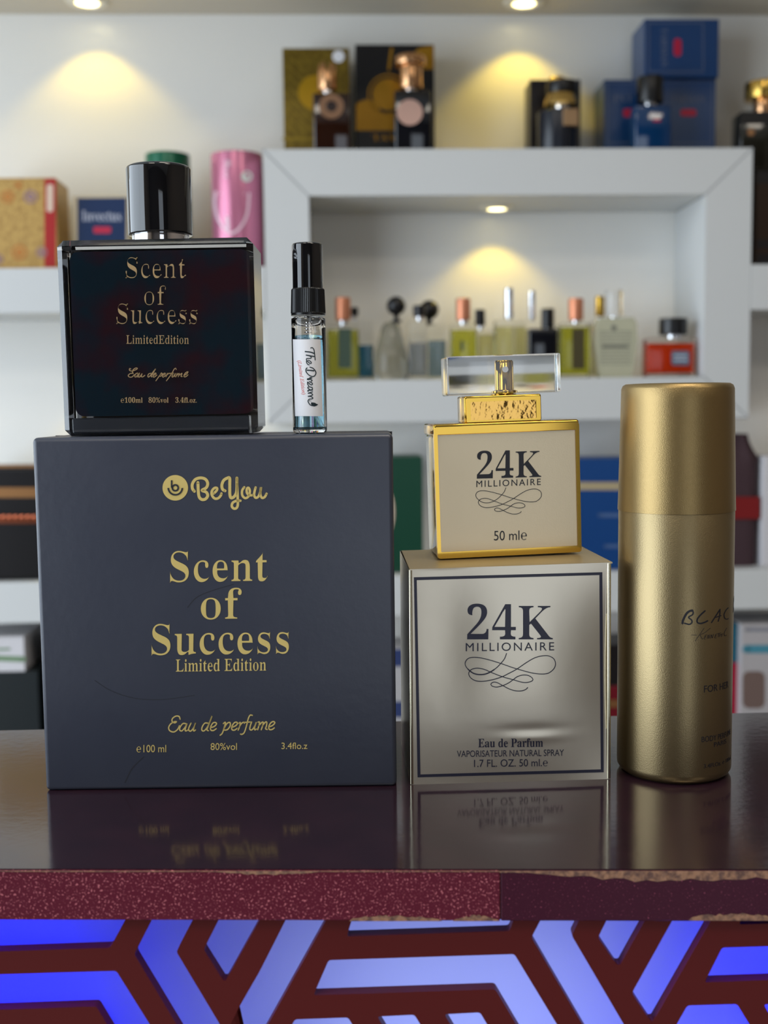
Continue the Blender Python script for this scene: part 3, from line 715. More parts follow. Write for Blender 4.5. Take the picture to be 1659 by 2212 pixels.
part('cap', lathe(cprof, ccx, 0, 128), cap_gold, can, 'satin gold cap', smooth=math.radians(40))
cc = Cyl(can, cr_, ccx, 0); cu_ = Unwrap(cc, 1457, 121.5)
zB = dict(ox=1460, oy=1300, sc=12.76)
blk = [([(455, 240), (380, 255), (290, 330), (200, 500), (182, 590)], 62), ([(430, 245), (475, 275), (460, 350), (350, 425), (430, 500), (440, 570), (370, 620), (240, 590)], 40), ([(800, 250), (680, 360), (590, 480), (595, 570), (680, 595), (790, 565), (870, 525)], 42),
 ([(1215, 205), (1110, 370), (980, 570)], 32), ([(1215, 205), (1205, 380), (1165, 535)], 28), ([(1090, 430), (1240, 380)], 26), ([(1440, 165), (1370, 240), (1325, 350), (1345, 450), (1400, 480), (1440, 460)], 26)]
drape('lettering', merge(*[ribbon(q_, w_, **zB) for q_, w_ in blk]), cc, print_black, can, 0.00008, 0.00006)
drape('lettering', merge(ribbon([(172, 1306), (168, 1336)], 3), ribbon([(190, 1305), (171, 1322), (192, 1338)], 3)), cu_, print_black, can, 0.00008, 0.00006)
ken = [[(430, 912), (575, 915)], [(780, 720), (530, 1080)], [(950, 725), (790, 850), (682, 905), (690, 960), (735, 1030)], [(855, 908), (812, 925), (800, 965), (838, 962), (790, 980), (770, 1022), (815, 1020)],
 [(862, 1018), (892, 912), (908, 1010), (938, 902)], [(955, 1008), (980, 905), (1002, 998), (1035, 892)], [(1130, 885), (1092, 900), (1082, 935), (1115, 935), (1075, 958), (1072, 995), (1112, 990)], [(1140, 882), (1235, 852)], [(1182, 870), (1165, 965)],
 [(1215, 880), (1205, 960)], [(1205, 918), (1275, 885)], [(1275, 870), (1255, 960)], [(1400, 720), (1352, 800), (1325, 880), (1348, 940), (1390, 915)]]
drape('lettering', merge(*[ribbon(q_, 11, **zB) for q_ in ken]), cc, print_black, can, 0.00008, 0.00006)
for t, b_ in (('FOR HER', (62, 1482, 138, 1497)), ('BODY PERFUME', (57, 1592, 156, 1604)), ('PARIS', (88, 1608, 130, 1618)), ('3.4Fl.Oz. \u212e 100ml', (62, 1652, 160, 1661))):
    drape('lettering', fit(text2d(t), *b_), cu_, print_black, can, 0.00008, 0.00006)

# ================================================================== SHELVING (rotated a little towards the camera's left)
PSI = 0.04; SY = 1.60
SM = Matrix.Translation((0, SY, 0)) @ Matrix.Rotation(PSI, 4, 'Z'); SI = SM.inverted(); so = SI @ CAM
WALL = 0.145
def S(px, py, dep):
    d = SI.to_3x3() @ ray(px, py); t = (dep-so.y)/d.y; q_ = so+d*t; return q_.x, q_.z
def sroot(name, u, dep, z, rot=0.0):
    w = SM @ Vector((u, dep, 0)); return empty(name, Vector((w.x, w.y, z)), PSI+rot)
def struct(name, bm, m):
    bmesh.ops.transform(bm, matrix=SM, verts=bm.verts)
    o = part(name, bm, m); o['kind'] = 'structure'; return o
SOF = S(830, 32, WALL)[1]                # soffit underside height
RX0, RX1, RY0, RY1, RH = -1.9, 2.3, -4.6, WALL, 2.7
struct('floor', bx(RX0-0.1, RX1+0.1, RY0-0.1, RY1+0.1, -0.1, 0), floor_mat)
struct('ceiling', bx(RX0-0.1, RX1+0.1, RY0-0.1, RY1+0.1, RH, RH+0.1), white_paint)
struct('wall_back', bx(RX0-0.1, RX1+0.1, RY1, RY1+0.1, 0, RH), wall_paint)
struct('wall_right', bx(RX1, RX1+0.1, RY0, RY1, 0, RH), mat('right_wall_paint', srgb(120, 108, 98), 0.7))
WY0, WY1, WZ0, WZ1 = -2.9, -0.12, 0.35, 2.35
b = bx(RX0-0.1, RX0, RY0, WY0, 0, RH); bx(RX0-0.1, RX0, WY1, RY1, 0, RH, bm=b); bx(RX0-0.1, RX0, WY0, WY1, 0, WZ0, bm=b); bx(RX0-0.1, RX0, WY0, WY1, WZ1, RH, bm=b)
struct('wall_left', b, room_wall)
FX0, FX1, FZ0, FZ1 = 0.2, 1.15, 0.05, 2.1
b = bx(RX0, FX0, RY0-0.1, RY0, 0, RH); bx(FX1, RX1, RY0-0.1, RY0, 0, RH, bm=b); bx(FX0, FX1, RY0-0.1, RY0, 0, FZ0, bm=b); bx(FX0, FX1, RY0-0.1, RY0, FZ1, RH, bm=b)
struct('wall_front', b, mat('dark_room_wall', srgb(62, 56, 54), 0.6))
pane = mat('window_pane', (1, 1, 1), 0.0, ior=1.02, trans=1.0)
fr_m = mat('window_frame_grey', srgb(90, 90, 92), 0.4)
def window(n, frames):
    b = bmesh.new()
    for f in frames: bx(*f, bm=b)
    struct('window_%d' % n, b, fr_m)
window(1, [(RX0-0.08, RX0-0.03, y, y+0.05, WZ0, WZ1) for y in (WY0, -2.05, -1.2, WY1-0.05)] + [(RX0-0.08, RX0-0.03, WY0, WY1, z, z+0.05) for z in (WZ0, WZ1-0.05)])
window(2, [(x, x+0.05, RY0-0.08, RY0-0.03, FZ0, FZ1) for x in (FX0, FX1-0.05)] + [(FX0, FX1, RY0-0.08, RY0-0.03, z, z+0.05) for z in (FZ0, FZ1-0.05)])  # added window behind the camera, placed so the foil carton mirrors it
struct('trim_1', bx(RX0, RX1, WALL-0.42, WALL, SOF, SOF+0.09), soffit_paint)

# heights of the shelf surfaces
ZF = S(1095, 321, 0)[1]; ZN = S(1095, 818, 0)[1]; ZFb = S(1095, 908, 0)[1]; ZFi = S(1095, 421, 0)[1]
ZL = S(60, 579, 0)[1]; ZLb = S(60, 676, 0)[1]; ZR = S(1640, 571, 0)[1]; ZRb = S(1640, 669, 0)[1]
ZS = S(40, 1247, 0)[1]; ZSb = S(40, 1346, 0)[1]; ZS2 = S(1620, 1241, 0)[1]; ZB = S(830, 1640, 0)[1]
uo0 = S(568, 330, 0)[0]; uo1 = S(1626, 330, 0)[0]; ui0 = S(667, 425, 0)[0]; ui1 = S(1525, 425, 0)[0]
uo1b = S(1613, 900, 0)[0]
print('Z', ZF, ZN, ZL, ZR, ZS, ZS2, ZB, 'u', uo0, uo1, uo1b, ui0, ui1)
ZS = (ZS+ZS2)/2
D0 = WALL-0.0005
def shelf_thing(name, label, cat, u, z):
    o = sroot(name, u, 0, z); tag(o, label, cat); return o
# central mitred display frame
fr_ = shelf_thing('display_frame', 'thick white mitred box frame mounted on the shop wall, with testers inside', 'display frame', (uo0+uo1)/2, ZFb)
uc = (uo0+uo1)/2; z_ = lambda z: z-ZFb
O = [(uo0-uc, z_(ZF)), (uo1-uc, z_(ZF)), (uo1-uc, 0), (uo0-uc, 0)]
I = [(ui0-uc, z_(ZFi)), (ui1-uc, z_(ZFi)), (ui1-uc, z_(ZN)), (ui0-uc, z_(ZN))]
names = ['top_board', 'side_board', 'bottom_board', 'side_board']
gp = 0.0016
def inset(a, b_, d):      # move a towards b_ by d
    a, b_ = Vector(a), Vector(b_); return tuple(a+(b_-a).normalized()*d)
for i in range(4):
    j = (i+1) % 4
    g_ = gp if i in (0, 1, 3) else gp*0.4
    q4 = [inset(O[i], O[j], gp), inset(O[j], O[i], gp), inset(I[j], I[i], gp), inset(I[i], I[j], gp)]
    part(names[i], prism(q4, 0.0, D0), white_paint, fr_)
    # caulked mitre joint
    dv = Vector(I[i])-Vector(O[i]); nrm = Vector((-dv.y, dv.x)).normalized()*0.0022
    a, c = Vector(O[i]), Vector(I[i])
    part('mitre_joint', prism([tuple(a+nrm), tuple(a-nrm), tuple(c-nrm), tuple(c+nrm)], 0.0006, D0), seam_grey, fr_, 'grey filled mitre joint')
def board(label, u0, u1, z0, z1):
    o = shelf_thing('wall_shelf', label, 'shelf', (u0+u1)/2, z0); w = (u1-u0)/2
    part('shelf_board', bx(-w, w, 0, D0, 0, z1-z0, 0.0008, 2), white_paint, o); return o
board('thick white shelf left of the box frame, holding the pink and green tins', RX0+0.01, uo0-0.0005, ZLb, ZL)
board('thick white shelf at the right edge, beside the box frame', uo1+0.0005, RX1-0.01, ZRb, ZR)
board('long white lower shelf seen behind the gold bottle and black gift box', RX0+0.01, RX1-0.01, ZSb, ZS)
board('long white bottom shelf hidden behind the counter top', RX0+0.01, RX1-0.01, ZB-0.06, ZB)

# recessed lamps (disc + real spot light)
def downlight(label, px, py, z, dep=None, power=6.0, r=0.022, ang=104, spot_u=None):
    if dep is None: dep = WALL-0.055
    u = S(px, py, dep)[0] if spot_u is None else spot_u
    o = sroot('recessed_downlight', u, dep, z); tag(o, label, 'ceiling light', 'recessed spots above the shelves')
    b = lathe([(r*0.72, -0.0005), (r*0.8, -0.004), (r*1.25, -0.003), (r*1.35, 0.0), (r*0.72, 0.0)], 0, 0, 40)
    part('bezel', b, bezel, o, smooth=0.6)
    part('lamp', rcyl(r*0.7, -0.003, -0.0005, 0.0008, 0, 0, 32), lamp_disc, o, 'glowing warm lamp')
    w = SM @ Vector((u, dep, z-0.006))
    L = bpy.data.lights.new('spot_light', 'SPOT'); L.energy = power; L.color = (1.0, 0.70, 0.06); L.spot_size = math.radians(ang); L.spot_blend = 0.4; L.shadow_soft_size = 0.006
    lo = bpy.data.objects.new('spot_light', L); COL.objects.link(lo); lo.location = w
    return o
P0 = 0.82
downlight('round recessed downlight in the soffit at upper left', 188, 3, SOF, power=P0)
downlight('round recessed downlight in the soffit above the right half of the box frame', 1132, 16, SOF, power=P0)
downlight('round recessed downlight under the top board inside the box frame', 1073, 430, ZFi, dep=0.095, power=0.6, r=0.019)
downlight('recessed downlight under the left shelf behind the black bottle', 330, 690, ZLb, dep=0.09, power=1.5)

# ------------------------------------------------------------------ things on the shelves
def card(name, c, rough=0.45, metal=0.0, **k_): return mat(name, srgb(*c), rough, metal, **k_)
def shelf_box(name, label, cat, x0, x1, yt, zs, dep, dp, m, rot=0.0, bev=0.0008, group=None, yb=None, body='carton'):
    xc = (x0+x1)/2; ym = yt+60
    u = S(xc, ym, dep)[0]
    o = sroot(name, u, dep, zs, rot); tag(o, label, cat, group); P_ = Plane(o)
    a = P_.xz(x0, ym)[0]; c = P_.xz(x1, ym)[0]; h = P_.xz(xc, yt)[1]
    part(body, bx(a, c, 0, dp, 0, h, bev, 2), m, o)
    o['h'] = h; del o['h']
    return o, P_, h
dim_gold = card('dull_gold_print', (150, 126, 44), 0.35, 0.6)
# --- on top of the frame
o, P_, h = shelf_box('perfume_box', 'olive gold patterned perfume box with a round white sticker on the frame top', 'box', 611, 755, 104, ZF, 0.078, 0.05, card('olive_gold', (128, 106, 34), 0.35, 0.5, noise=(120, srgb(108, 88, 28), 0.42, 0.58)))
drape('pattern_lines', merge(*[ribbon([(613, y), (613+min(132, (y2-y)), y+min(132, (y2-y)))], 1.6, smooth=False) for y in range(110, 300, 22) for y2 in (290,)] + [ribbon([(612, 300), (752, 300)], 5, smooth=False)]), P_, dim_gold, o, 0.0002)
drape('sun_motif', disc(682, 200, 38), P_, card('sun_gold', (176, 136, 20), 0.35, 0.4), o, 0.0003)
drape('sticker', disc(731, 122, 13), P_, label_paper, o, 0.0004, label='round white sticker')
o, P_, h = shelf_box('perfume_box', 'tall black perfume box with gold circles on the frame top', 'box', 768, 938, 96, ZF, 0.078, 0.05, card('deep_black_card', (14, 14, 18), 0.3))
gart = card('gold_art', (168, 122, 26), 0.35, 0.5)
drape('gold_artwork', merge(ring(838, 204, 40, 44), disc(838, 204, 34), poly([(880, 150), (888, 120), (905, 104), (935, 98), (937, 98), (937, 150)]), poly([(770, 222)]+[(768+25+math.cos(a)*28, 243-math.sin(a)*28) for a in [x*math.pi/10 for x in range(10, -1, -1)]]+[(850, 243), (850, 282), (768, 282)]), ribbon([(840, 150), (846, 105)], 6, smooth=False)), P_, gart, o, 0.0003)
drape('lettering', fit(text2d('TAY', 'serif'), 804, 290, 856, 304), P_, gart, o, 0.0003)

def tester(name, label, cat, body, cap, zs, dep, dp, bmat, cmat, shape='box', liquid=None, lmat=None, neck=None, group=None, globe=False, bev=0.003, bname='glass_body'):
    x0, y0, x1 = body; xc = (x0+x1)/2; u = S(xc, y0+20, dep)[0]
    o = sroot(name, u, dep, zs); tag(o, label, cat, group); P_ = Plane(o); Pc = Plane(o, dp/2)
    a = P_.xz(x0, y0+30)[0]; c = P_.xz(x1, y0+30)[0]; h = P_.xz(xc, y0)[1]
    if shape == 'box':
        part(bname, bx(a, c, 0, dp, 0.0003, h, bev, 3), bmat, o, smooth=0.7)
        if lmat:
            lh = P_.xz(xc, liquid)[1]
            part('liquid', bx(a+0.002, c-0.002, 0.002, dp-0.002, 0.006, lh, 0.001, 2), lmat, o, smooth=0.7)
    elif shape == 'cyl':
        r = (c-a)/2; part(bname, rcyl(r, 0.0003, h, min(bev, r*0.4), (a+c)/2, dp/2, 48), bmat, o, smooth=0.7)
        if lmat:
            lh = P_.xz(xc, liquid)[1]; part('liquid', rcyl(r-0.002, 0.006, lh, 0.001, (a+c)/2, dp/2, 48), lmat, o, smooth=0.7)
    elif shape == 'flare':
        r = (c-a)/2; pr = [(0, 0.0003), (r*0.80, 0.0003), (r*0.92, 0.003), (r, h*0.25), (r*0.86, h*0.5), (r*0.62, h*0.75), (r*0.5, h*0.92), (r*0.3, h), (0, h)]
        part(bname, lathe(pr, (a+c)/2, dp/2, 48), bmat, o, smooth=1.2)
    elif shape == 'shield':
        w = (c-a)/2; m_ = (a+c)/2
        pts = [(m_-w*0.72, 0.0003), (m_+w*0.72, 0.0003), (m_+w*0.82, h*0.12), (m_+w, h*0.62), (m_+w*0.95, h*0.9), (m_+w*0.8, h), (m_-w*0.8, h), (m_-w*0.95, h*0.9), (m_-w, h*0.62), (m_-w*0.82, h*0.12)]
        part(bname, prism(pts, 0, dp), bmat, o)
    if cap:
        kx0_, ky0, kx1_, ky1 = cap
        ca = Pc.xz(kx0_, ky0+10)[0]; cb = Pc.xz(kx1_, ky0+10)[0]; t1 = Pc.xz((kx0_+kx1_)/2, ky0)[1]; t0 = max(Pc.xz((kx0_+kx1_)/2, ky1)[1], h-0.001)
        m_ = (ca+cb)/2; r = (cb-ca)/2
        if neck or t0 > h+0.0005: part('neck', rcyl(r*0.55, h-0.0005, t0+0.0005, 0.0003, m_, dp/2, 24), chrome if neck is None else neck, o, smooth=0.7)
        if globe:
            part('cap', lathe([(0, t0), (r*0.25, t0)] + [(r*math.sin(k_*math.pi/12), t1-r-r*math.cos(k_*math.pi/12)) for k_ in range(1, 12)] + [(0, t1)], m_, dp/2, 32), cmat, o, smooth=1.2)
        else:
            part('cap', rcyl(r, t0, t1, min(0.0012, r*0.2), m_, dp/2, 40), cmat, o, smooth=0.7)
    return o, P_, h, Pc
rose = card('rose_gold', (214, 164, 120), 0.2, 1.0)
amber_glass = mat('dark_amber_glass', srgb(40, 18, 8), 0.05, coat=0.5)
dglass = mat('dark_bottle_glass', srgb(16, 17, 22), 0.06, coat=0.5)
# amber bottle with crown cap
o, P_, h, Pc = tester('perfume_bottle', 'dark amber bottle with rose gold crown cap and ring medallion, before the olive gold box', 'perfume bottle', (676, 200, 756), (686, 155, 728, 196), ZF, 0.018, 0.035, amber_glass, rose)
ca = Pc.xz(707, 160)[0]; zt1 = Pc.xz(707, 156)[1]; rr_ = 0.0125
cb_ = bmesh.new()
for i in range(6):
    a = i*math.pi/3; bmesh.ops.create_cone(cb_, segments=8, radius1=0.0045, radius2=0.0006, depth=0.013, cap_ends=True, matrix=Matrix.Translation((ca+rr_*0.78*math.cos(a), 0.0175+rr_*0.78*math.sin(a), zt1+0.006)))
part('crown_points', cb_, rose, o)
drape('medallion', ring(716, 230, 12, 27), P_, card('bronze', (150, 116, 92), 0.3, 0.8), o, 0.0016, 0.0016, 'bronze ring medallion')
# dark bottle with pink medallion
o, P_, h, Pc = tester('perfume_bottle', 'black perfume bottle with pink gold disc and flared cap, before the tall black box', 'perfume bottle', (852, 194, 932), (862, 140, 912, 193), ZF, 0.018, 0.035, dglass, rose)
ca = Pc.xz(886, 160)[0]; z1_ = Pc.xz(886, 122)[1]; z0_ = Pc.xz(886, 145)[1]; r1 = (Pc.xz(920, 130)[0]-Pc.xz(852, 130)[0])/2
part('cap_crown', rcyl(r1, z0_, z1_, 0.004, ca, 0.0175, 32), rose, o, smooth=0.7)
drape('medallion', disc(885, 243, 28), P_, card('pink_gold', (226, 186, 172), 0.3, 0.85), o, 0.0016, 0.0016, 'pink gold disc')
# black box and black cylinder bottle
o, P_, h = shelf_box('perfume_box', 'plain black perfume box behind the black cylinder bottle on the frame top', 'box', 1145, 1254, 172, ZF, 0.078, 0.048, card('black_card', (22, 18, 20), 0.35))
bronze = card('bronze_label', (150, 122, 92), 0.35, 0.8)
o, P_, h, Pc = tester('perfume_bottle', 'black cylinder perfume bottle with gold ring and bronze square label on the frame top', 'perfume bottle', (1168, 232, 1252), (1180, 178, 1246, 204), ZF, 0.012, 0.054, mat('blueblack', srgb(26, 30, 40), 0.25), satin_black, shape='cyl', bev=0.002)
zr0 = Pc.xz(1210, 228)[1]; zr1 = Pc.xz(1210, 204)[1]; cxr = Pc.xz(1212, 215)[0]; rr_ = (Pc.xz(1250, 215)[0]-Pc.xz(1176, 215)[0])/2
part('gold_ring', lathe([(0, zr0-0.002), (rr_, zr0-0.002), (rr_*0.98, zr0+0.004), (rr_*0.8, zr1), (rr_*0.78, zr1+0.002), (0, zr1+0.002)], cxr, 0.027, 40), card('pale_gold_ring', (214, 180, 110), 0.2, 1.0), o, smooth=0.7)
zt1 = Pc.xz(1210, 180)[1]
part('cap_top', rcyl(0.012, zt1-0.001, Pc.xz(1210, 168)[1], 0.003, cxr-0.006, 0.027, 32), card('pale_gold_ring', (0, 0, 0)), o, smooth=0.7)
r_ = 0.0; zz0 = P_.xz(1225, 271)[1]; zz1 = P_.xz(1225, 234)[1]; ua = Pc.xz(1210, 250)[0]
part('label', bx(ua-0.001, ua+0.020, -0.0003, 0.012, zz0, zz1, 0.0006, 1), bronze, o, 'bronze square label')
# blue boxes
bluec = card('navy_blue_card', (20, 62, 112), 0.3, 0.0, coat=0.3)
blue_line = card('grey_line', (96, 104, 128), 0.5); redp = card('red_patch', (190, 30, 66), 0.5)
def blue_box(label, x0, x1, yt, zs, dep, lines, text=None, red=None, tb=None, rot=0.0):
    o, P_, h = shelf_box('perfume_box', label, 'box', x0, x1, yt, zs, dep, 0.062 if zs != ZL else 0.05, bluec, rot, group=None)
    if lines: drape('border_line', frame_art(lines, 2.2), P_, blue_line, o, 0.0002)
    if text: drape('lettering', fit(text2d(text, 'serif'), *tb), P_, blue_line, o, 0.0002)
    if red: drape('red_patch', poly(rrect(*red, 5)), P_, redp, o, 0.0002)
    return o, P_, h
_, _, h1 = blue_box('navy blue perfume box with red patch, standing left of the blue bottle under the stack', 1305, 1412, 172, ZF, 0.072, [(1311, 178), (1408, 178), (1408, 310), (1311, 310)], 'INT', (1346, 235, 1368, 253), (1325, 205, 1368, 222))
o, _, h2 = blue_box('navy blue perfume box at the bottom of the stack, right of the blue bottle', 1416, 1546, 172, ZF, 0.072, [(1430, 176), (1540, 175), (1538, 310), (1430, 311)], 'TARMAN', (1470, 236, 1504, 251), (1450, 206, 1522, 222))
o, P_, h3 = shelf_box('perfume_box', 'wide navy blue perfume box lying on top of the other two, nearly touching the soffit', 'box', 1392, 1553, 41, ZF+max(h1, h2)+0.0004, 0.062, 0.07, bluec)
drape('border_line', frame_art([(1400, 48), (1520, 48), (1520, 156), (1400, 156)], 2.2), P_, blue_line, o, 0.0002)
drape('red_patch', poly(rrect(1455, 83, 1472, 122, 8)), P_, redp, o, 0.0002)
drape('lettering', fit(text2d('TARMAN', 'serif'), 1428, 60, 1442, 145, 0, rot=True), P_, blue_line, o, 0.0002)
o, P_, h, Pc = tester('perfume_bottle', 'dark blue perfume bottle with tall black cap, standing before the blue boxes', 'perfume bottle', (1372, 226, 1452), (1376, 168, 1432, 224), ZF, 0.012, 0.034, mat('deep_blue_glass', srgb(6, 50, 92), 0.08, coat=0.6, coat_rough=0.05), satin_black)
drape('red_mark', ribbon([(1412, 260), (1425, 260)], 5, smooth=False), P_, redp, o, 0.0004)
# right shelf: box with gold-capped bottle on it
o, P_, h = shelf_box('perfume_box', 'black and brown perfume box on the right shelf, under the gold capped bottle', 'box', 1634, 1740, 368, ZR, 0.03, 0.07, card('brown_black_card', (46, 28, 14), 0.3))
drape('black_band', poly([(1634, 369), (1740, 369), (1740, 396), (1634, 396)]), P_, card('black_card', (0, 0, 0)), o, 0.0003)
drape('black_band', poly([(1634, 549), (1740, 549), (1740, 572), (1634, 572)]), P_, card('black_card', (0, 0, 0)), o, 0.0003)
drape('black_band', poly([(1634, 518), (1740, 518), (1740, 536), (1634, 536)]), P_, card('black_card', (0, 0, 0)), o, 0.0003)
o2, P2, h2, Pc = tester('perfume_bottle', 'black perfume bottle with shiny gold cap at the right edge, standing on the brown box', 'perfume bottle', (1600, 240, 1700), (1610, 180, 1690, 216), ZR+h+0.0004, 0.03, 0.04, mat('smoky_glass', srgb(34, 32, 24), 0.1, coat=0.5), card('yellow_gold_cap', (206, 168, 84), 0.18, 1.0), neck=card('rose_gold', (0, 0, 0)))
drape('band', poly([(1600, 241), (1700, 241), (1700, 268), (1600, 268)]), P2, satin_black, o2, 0.0004)
drape('gold_emblem', disc(1622, 286, 8), P2, rose, o2, 0.0006)
# --- left shelf
o, P_, h = shelf_box('perfume_box', 'ornate gold perfume box with flower pattern and red spine at the left edge', 'box', -70, 122, 384, ZL, 0.03, 0.075, card('ornate_gold', (196, 160, 92), 0.4, 0.2, noise=(150, srgb(170, 134, 74), 0.4, 0.6)))
drape('red_band', poly([(96, 386), (121, 386), (121, 577), (96, 577)]), P_, card('crimson_band', (168, 30, 30), 0.4), o, 0.0003)
drape('band_window', poly(rrect(101, 398, 115, 458, 6)), P_, card('cream_oval', (214, 190, 170), 0.5), o, 0.0005)
fl = []
for (x, y, r_, cn) in ((17, 425, 15, 0), (66, 425, 15, 1), (42, 545, 17, 0), (90, 545, 12, 1), (-30, 425, 14, 1), (-5, 560, 12, 1), (40, 400, 9, 0)):
    drape('flower_print', merge(ring(x, y, r_*0.75, r_), disc(x, y, r_*0.5)), P_, card('flower_orange', (190, 124, 60), 0.4, 0.2) if cn == 0 else card('flower_mauve', (146, 116, 124), 0.5), o, 0.0004)
o, P_, h = shelf_box('perfume_box', 'navy blue perfume box with pale edge and red patch on the left shelf', 'box', 160, 278, 424, ZL, 0.05, 0.06, card('cream_edge_card', (206, 190, 160), 0.4), rot=0.0)
drape('blue_front', poly([(167, 428), (273, 427), (273, 577), (167, 577)]), P_, card('navy_print', (22, 46, 86), 0.35), o, 0.0003)
drape('lettering', fit(text2d('Invectus', 'serif'), 177, 455, 262, 478), P_, card('pale_print', (176, 180, 196), 0.5), o, 0.0006)
drape('red_patch', poly(rrect(202, 490, 240, 504, 4)), P_, redp, o, 0.0006)
o, P_, h, Pc = tester('perfume_tin', 'round green perfume tin mostly hidden behind the black bottle cap', 'tin', (306, 324, 404), None, ZL, 0.03, 0.066, card('dark_green_tin', (14, 92, 66), 0.25, 0.2), None, shape='cyl', bev=0.001, bname='tin_body')
o, P_, h, Pc = tester('perfume_tin', 'round pink perfume tin with white sticker and crest, beside the box frame', 'tin', (449, 323, 564), None, ZL, 0.03, 0.076, card('pink_tin', (196, 118, 146), 0.22, 0.35), None, shape='cyl', bev=0.001, bname='tin_body')
ctr = (P_.xz(449, 353)[0]+P_.xz(564, 353)[0])/2; rt = (P_.xz(564, 353)[0]-P_.xz(449, 353)[0])/2
ct = Cyl(o, rt, ctr, 0.038)
drape('sticker', disc(533, 381, 12, 20), ct, card('sticker_grey', (206, 214, 206), 0.6), o, 0.0003)
pale_crest = card('pale_crest', (226, 196, 208), 0.4)
drape('crest', merge(ribbon([(466, 415), (464, 440), (470, 470), (485, 495), (500, 504), (520, 490), (534, 460), (538, 418)], 5), ribbon([(478, 418), (528, 418)], 3, smooth=False), ribbon([(490, 470), (492, 495)], 8, smooth=False)), ct, pale_crest, o, 0.0003)
drape('lettering', fit(text2d('Yara', 'script'), 484, 345, 500, 385, 0, rot=True), ct, pale_crest, o, 0.0004)

# --- testers inside the frame
copper = card('copper_cap', (214, 140, 106), 0.35, 0.6)
cl = mat('tester_glass', (0.97, 0.98, 0.98), 0.02, ior=1.35, trans=1.0)
def liq(n, c): return mat(n, srgb(*c), 0.0, ior=1.2, trans=0.9)
yel = liq('yellow_liquid', (214, 216, 90)); pale = liq('pale_yellow_liquid', (226, 224, 170)); bluel = liq('teal_liquid', (60, 130, 170)); orange = mat('orange_liquid', srgb(236, 70, 20), 0.1, trans=0.35, ior=1.2, emis=None)
grey_l = liq('smoke_liquid', (176, 184, 196))
G = 'perfume testers inside the box frame'
def T(label, body, cap, dep, dp, lmat, cmat, liquid=None, gm=cl, **kk):
    return tester('perfume_tester', label, 'perfume bottle', body, cap, ZN, dep, dp, gm, cmat, lmat=lmat, liquid=liquid, group=G, **kk)
o, P_, h, Pc = T('yellow tester bottle with copper cap and green label, leftmost inside the box frame', (706, 703, 775), (724, 643, 757, 692), 0.02, 0.026, yel, copper, 712)
drape('label', poly([(731, 710), (759, 710), (759, 795), (731, 795)]), P_, card('dark_green_label', (58, 76, 62), 0.5), o, 0.0003)
T('small teal tester bottle with black cap, behind the leftmost copper capped tester', (770, 692, 806), (758, 664, 774, 683), 0.06, 0.024, bluel, satin_black, 745)
T('clear flared tester with round black ball cap, third from left inside the frame', (806, 694, 886), (835, 640, 876, 692), 0.02, 0.05, None, satin_black, gm=mat('smoke_glass', (0.62, 0.66, 0.68), 0.03, ior=1.35, trans=1.0), shape='flare', globe=True, neck=satin_black)
T('bluish tester bottle with low black cap, left of the second ball cap', (884, 692, 922), (892, 660, 920, 684), 0.03, 0.024, grey_l, satin_black, 740)
T('clear bluish tester with round black ball cap, right of the low black cap', (926, 700, 964), (906, 648, 948, 700), 0.07, 0.024, liq('bluegrey_liquid', (150, 176, 200)), satin_black, 735, globe=True, neck=satin_black)
o, P_, h, Pc = T('pale yellow tester with copper cap, in the middle of the frame', (974, 700, 1030), (985, 645, 1016, 692), 0.02, 0.024, yel, copper, 712)
drape('label_mark', ribbon([(998, 738), (998, 756)], 6, smooth=False), P_, card('dark_green_label', (0, 0, 0)), o, 0.0003)
T('clear tester with slanted black cap, right of the middle copper cap', (1034, 712, 1066), (1026, 669, 1048, 704), 0.06, 0.022, pale, satin_black, 722)
T('tall clear tester with narrow clear cap and bright highlight', (1070, 690, 1110), (1090, 622, 1109, 688), 0.03, 0.024, pale, chrome, 705)
T('clear tester with short clear cap, left of the black square tester', (1113, 692, 1138), (1141, 628, 1157, 690), 0.07, 0.022, pale, chrome, 705)
T('black square tester bottle with black cap, behind the clear block cap', (1142, 709, 1206), (1169, 667, 1197, 709), 0.02, 0.026, None, satin_black, gm=dglass)
o, P_, h, Pc = T('yellow green tester with copper cap and dark label, left of the shield bottle', (1210, 698, 1276), (1228, 645, 1260, 692), 0.02, 0.028, liq('green_yellow_liquid', (202, 206, 70)), copper, 706)
drape('label', poly([(1236, 710), (1263, 710), (1263, 797), (1236, 797)]), P_, card('dark_olive_label', (66, 58, 28), 0.5), o, 0.0003)
T('clear tester with small gold cap, behind the shield bottle', (1281, 690, 1308), (1286, 640, 1306, 684), 0.075, 0.02, pale, polished_gold, 700)
o, P_, h, Pc = T('shield shaped clear tester bottle with fine grey lines across its front', (1286, 686, 1378), (1308, 628, 1346, 684), 0.02, 0.026, None, acrylic, shape='shield', gm=mat('cream_glass', srgb(206, 204, 178), 0.15, trans=0.3), neck=chrome)
drape('printed_lines', merge(*[ribbon([(1294+(y-720)*0.04, y), (1366-(y-720)*0.05, y)], 1.5, smooth=False) for y in range(716, 792, 7)], disc(1326, 708, 6), ribbon([(1303, 749), (1354, 749)], 6, smooth=False)), P_, card('grey_print', (112, 114, 104), 0.6), o, 0.0003)
o, P_, h, Pc = T('low orange red perfume tester with wide black cap, rightmost inside the frame', (1398, 730, 1503), (1424, 688, 1484, 724), 0.02, 0.03, orange, satin_black, 741)
drape('label', poly(rrect(1450, 758, 1489, 789, 5)), P_, card('slate_label', (92, 102, 120), 0.4), o, 0.0004)
drape('printed_lines', merge(ribbon([(1456, 768), (1483, 768)], 4, smooth=False), ribbon([(1456, 778), (1483, 778)], 4, smooth=False)), P_, card('label_print_pale', (176, 186, 200), 0.5), o, 0.0008)
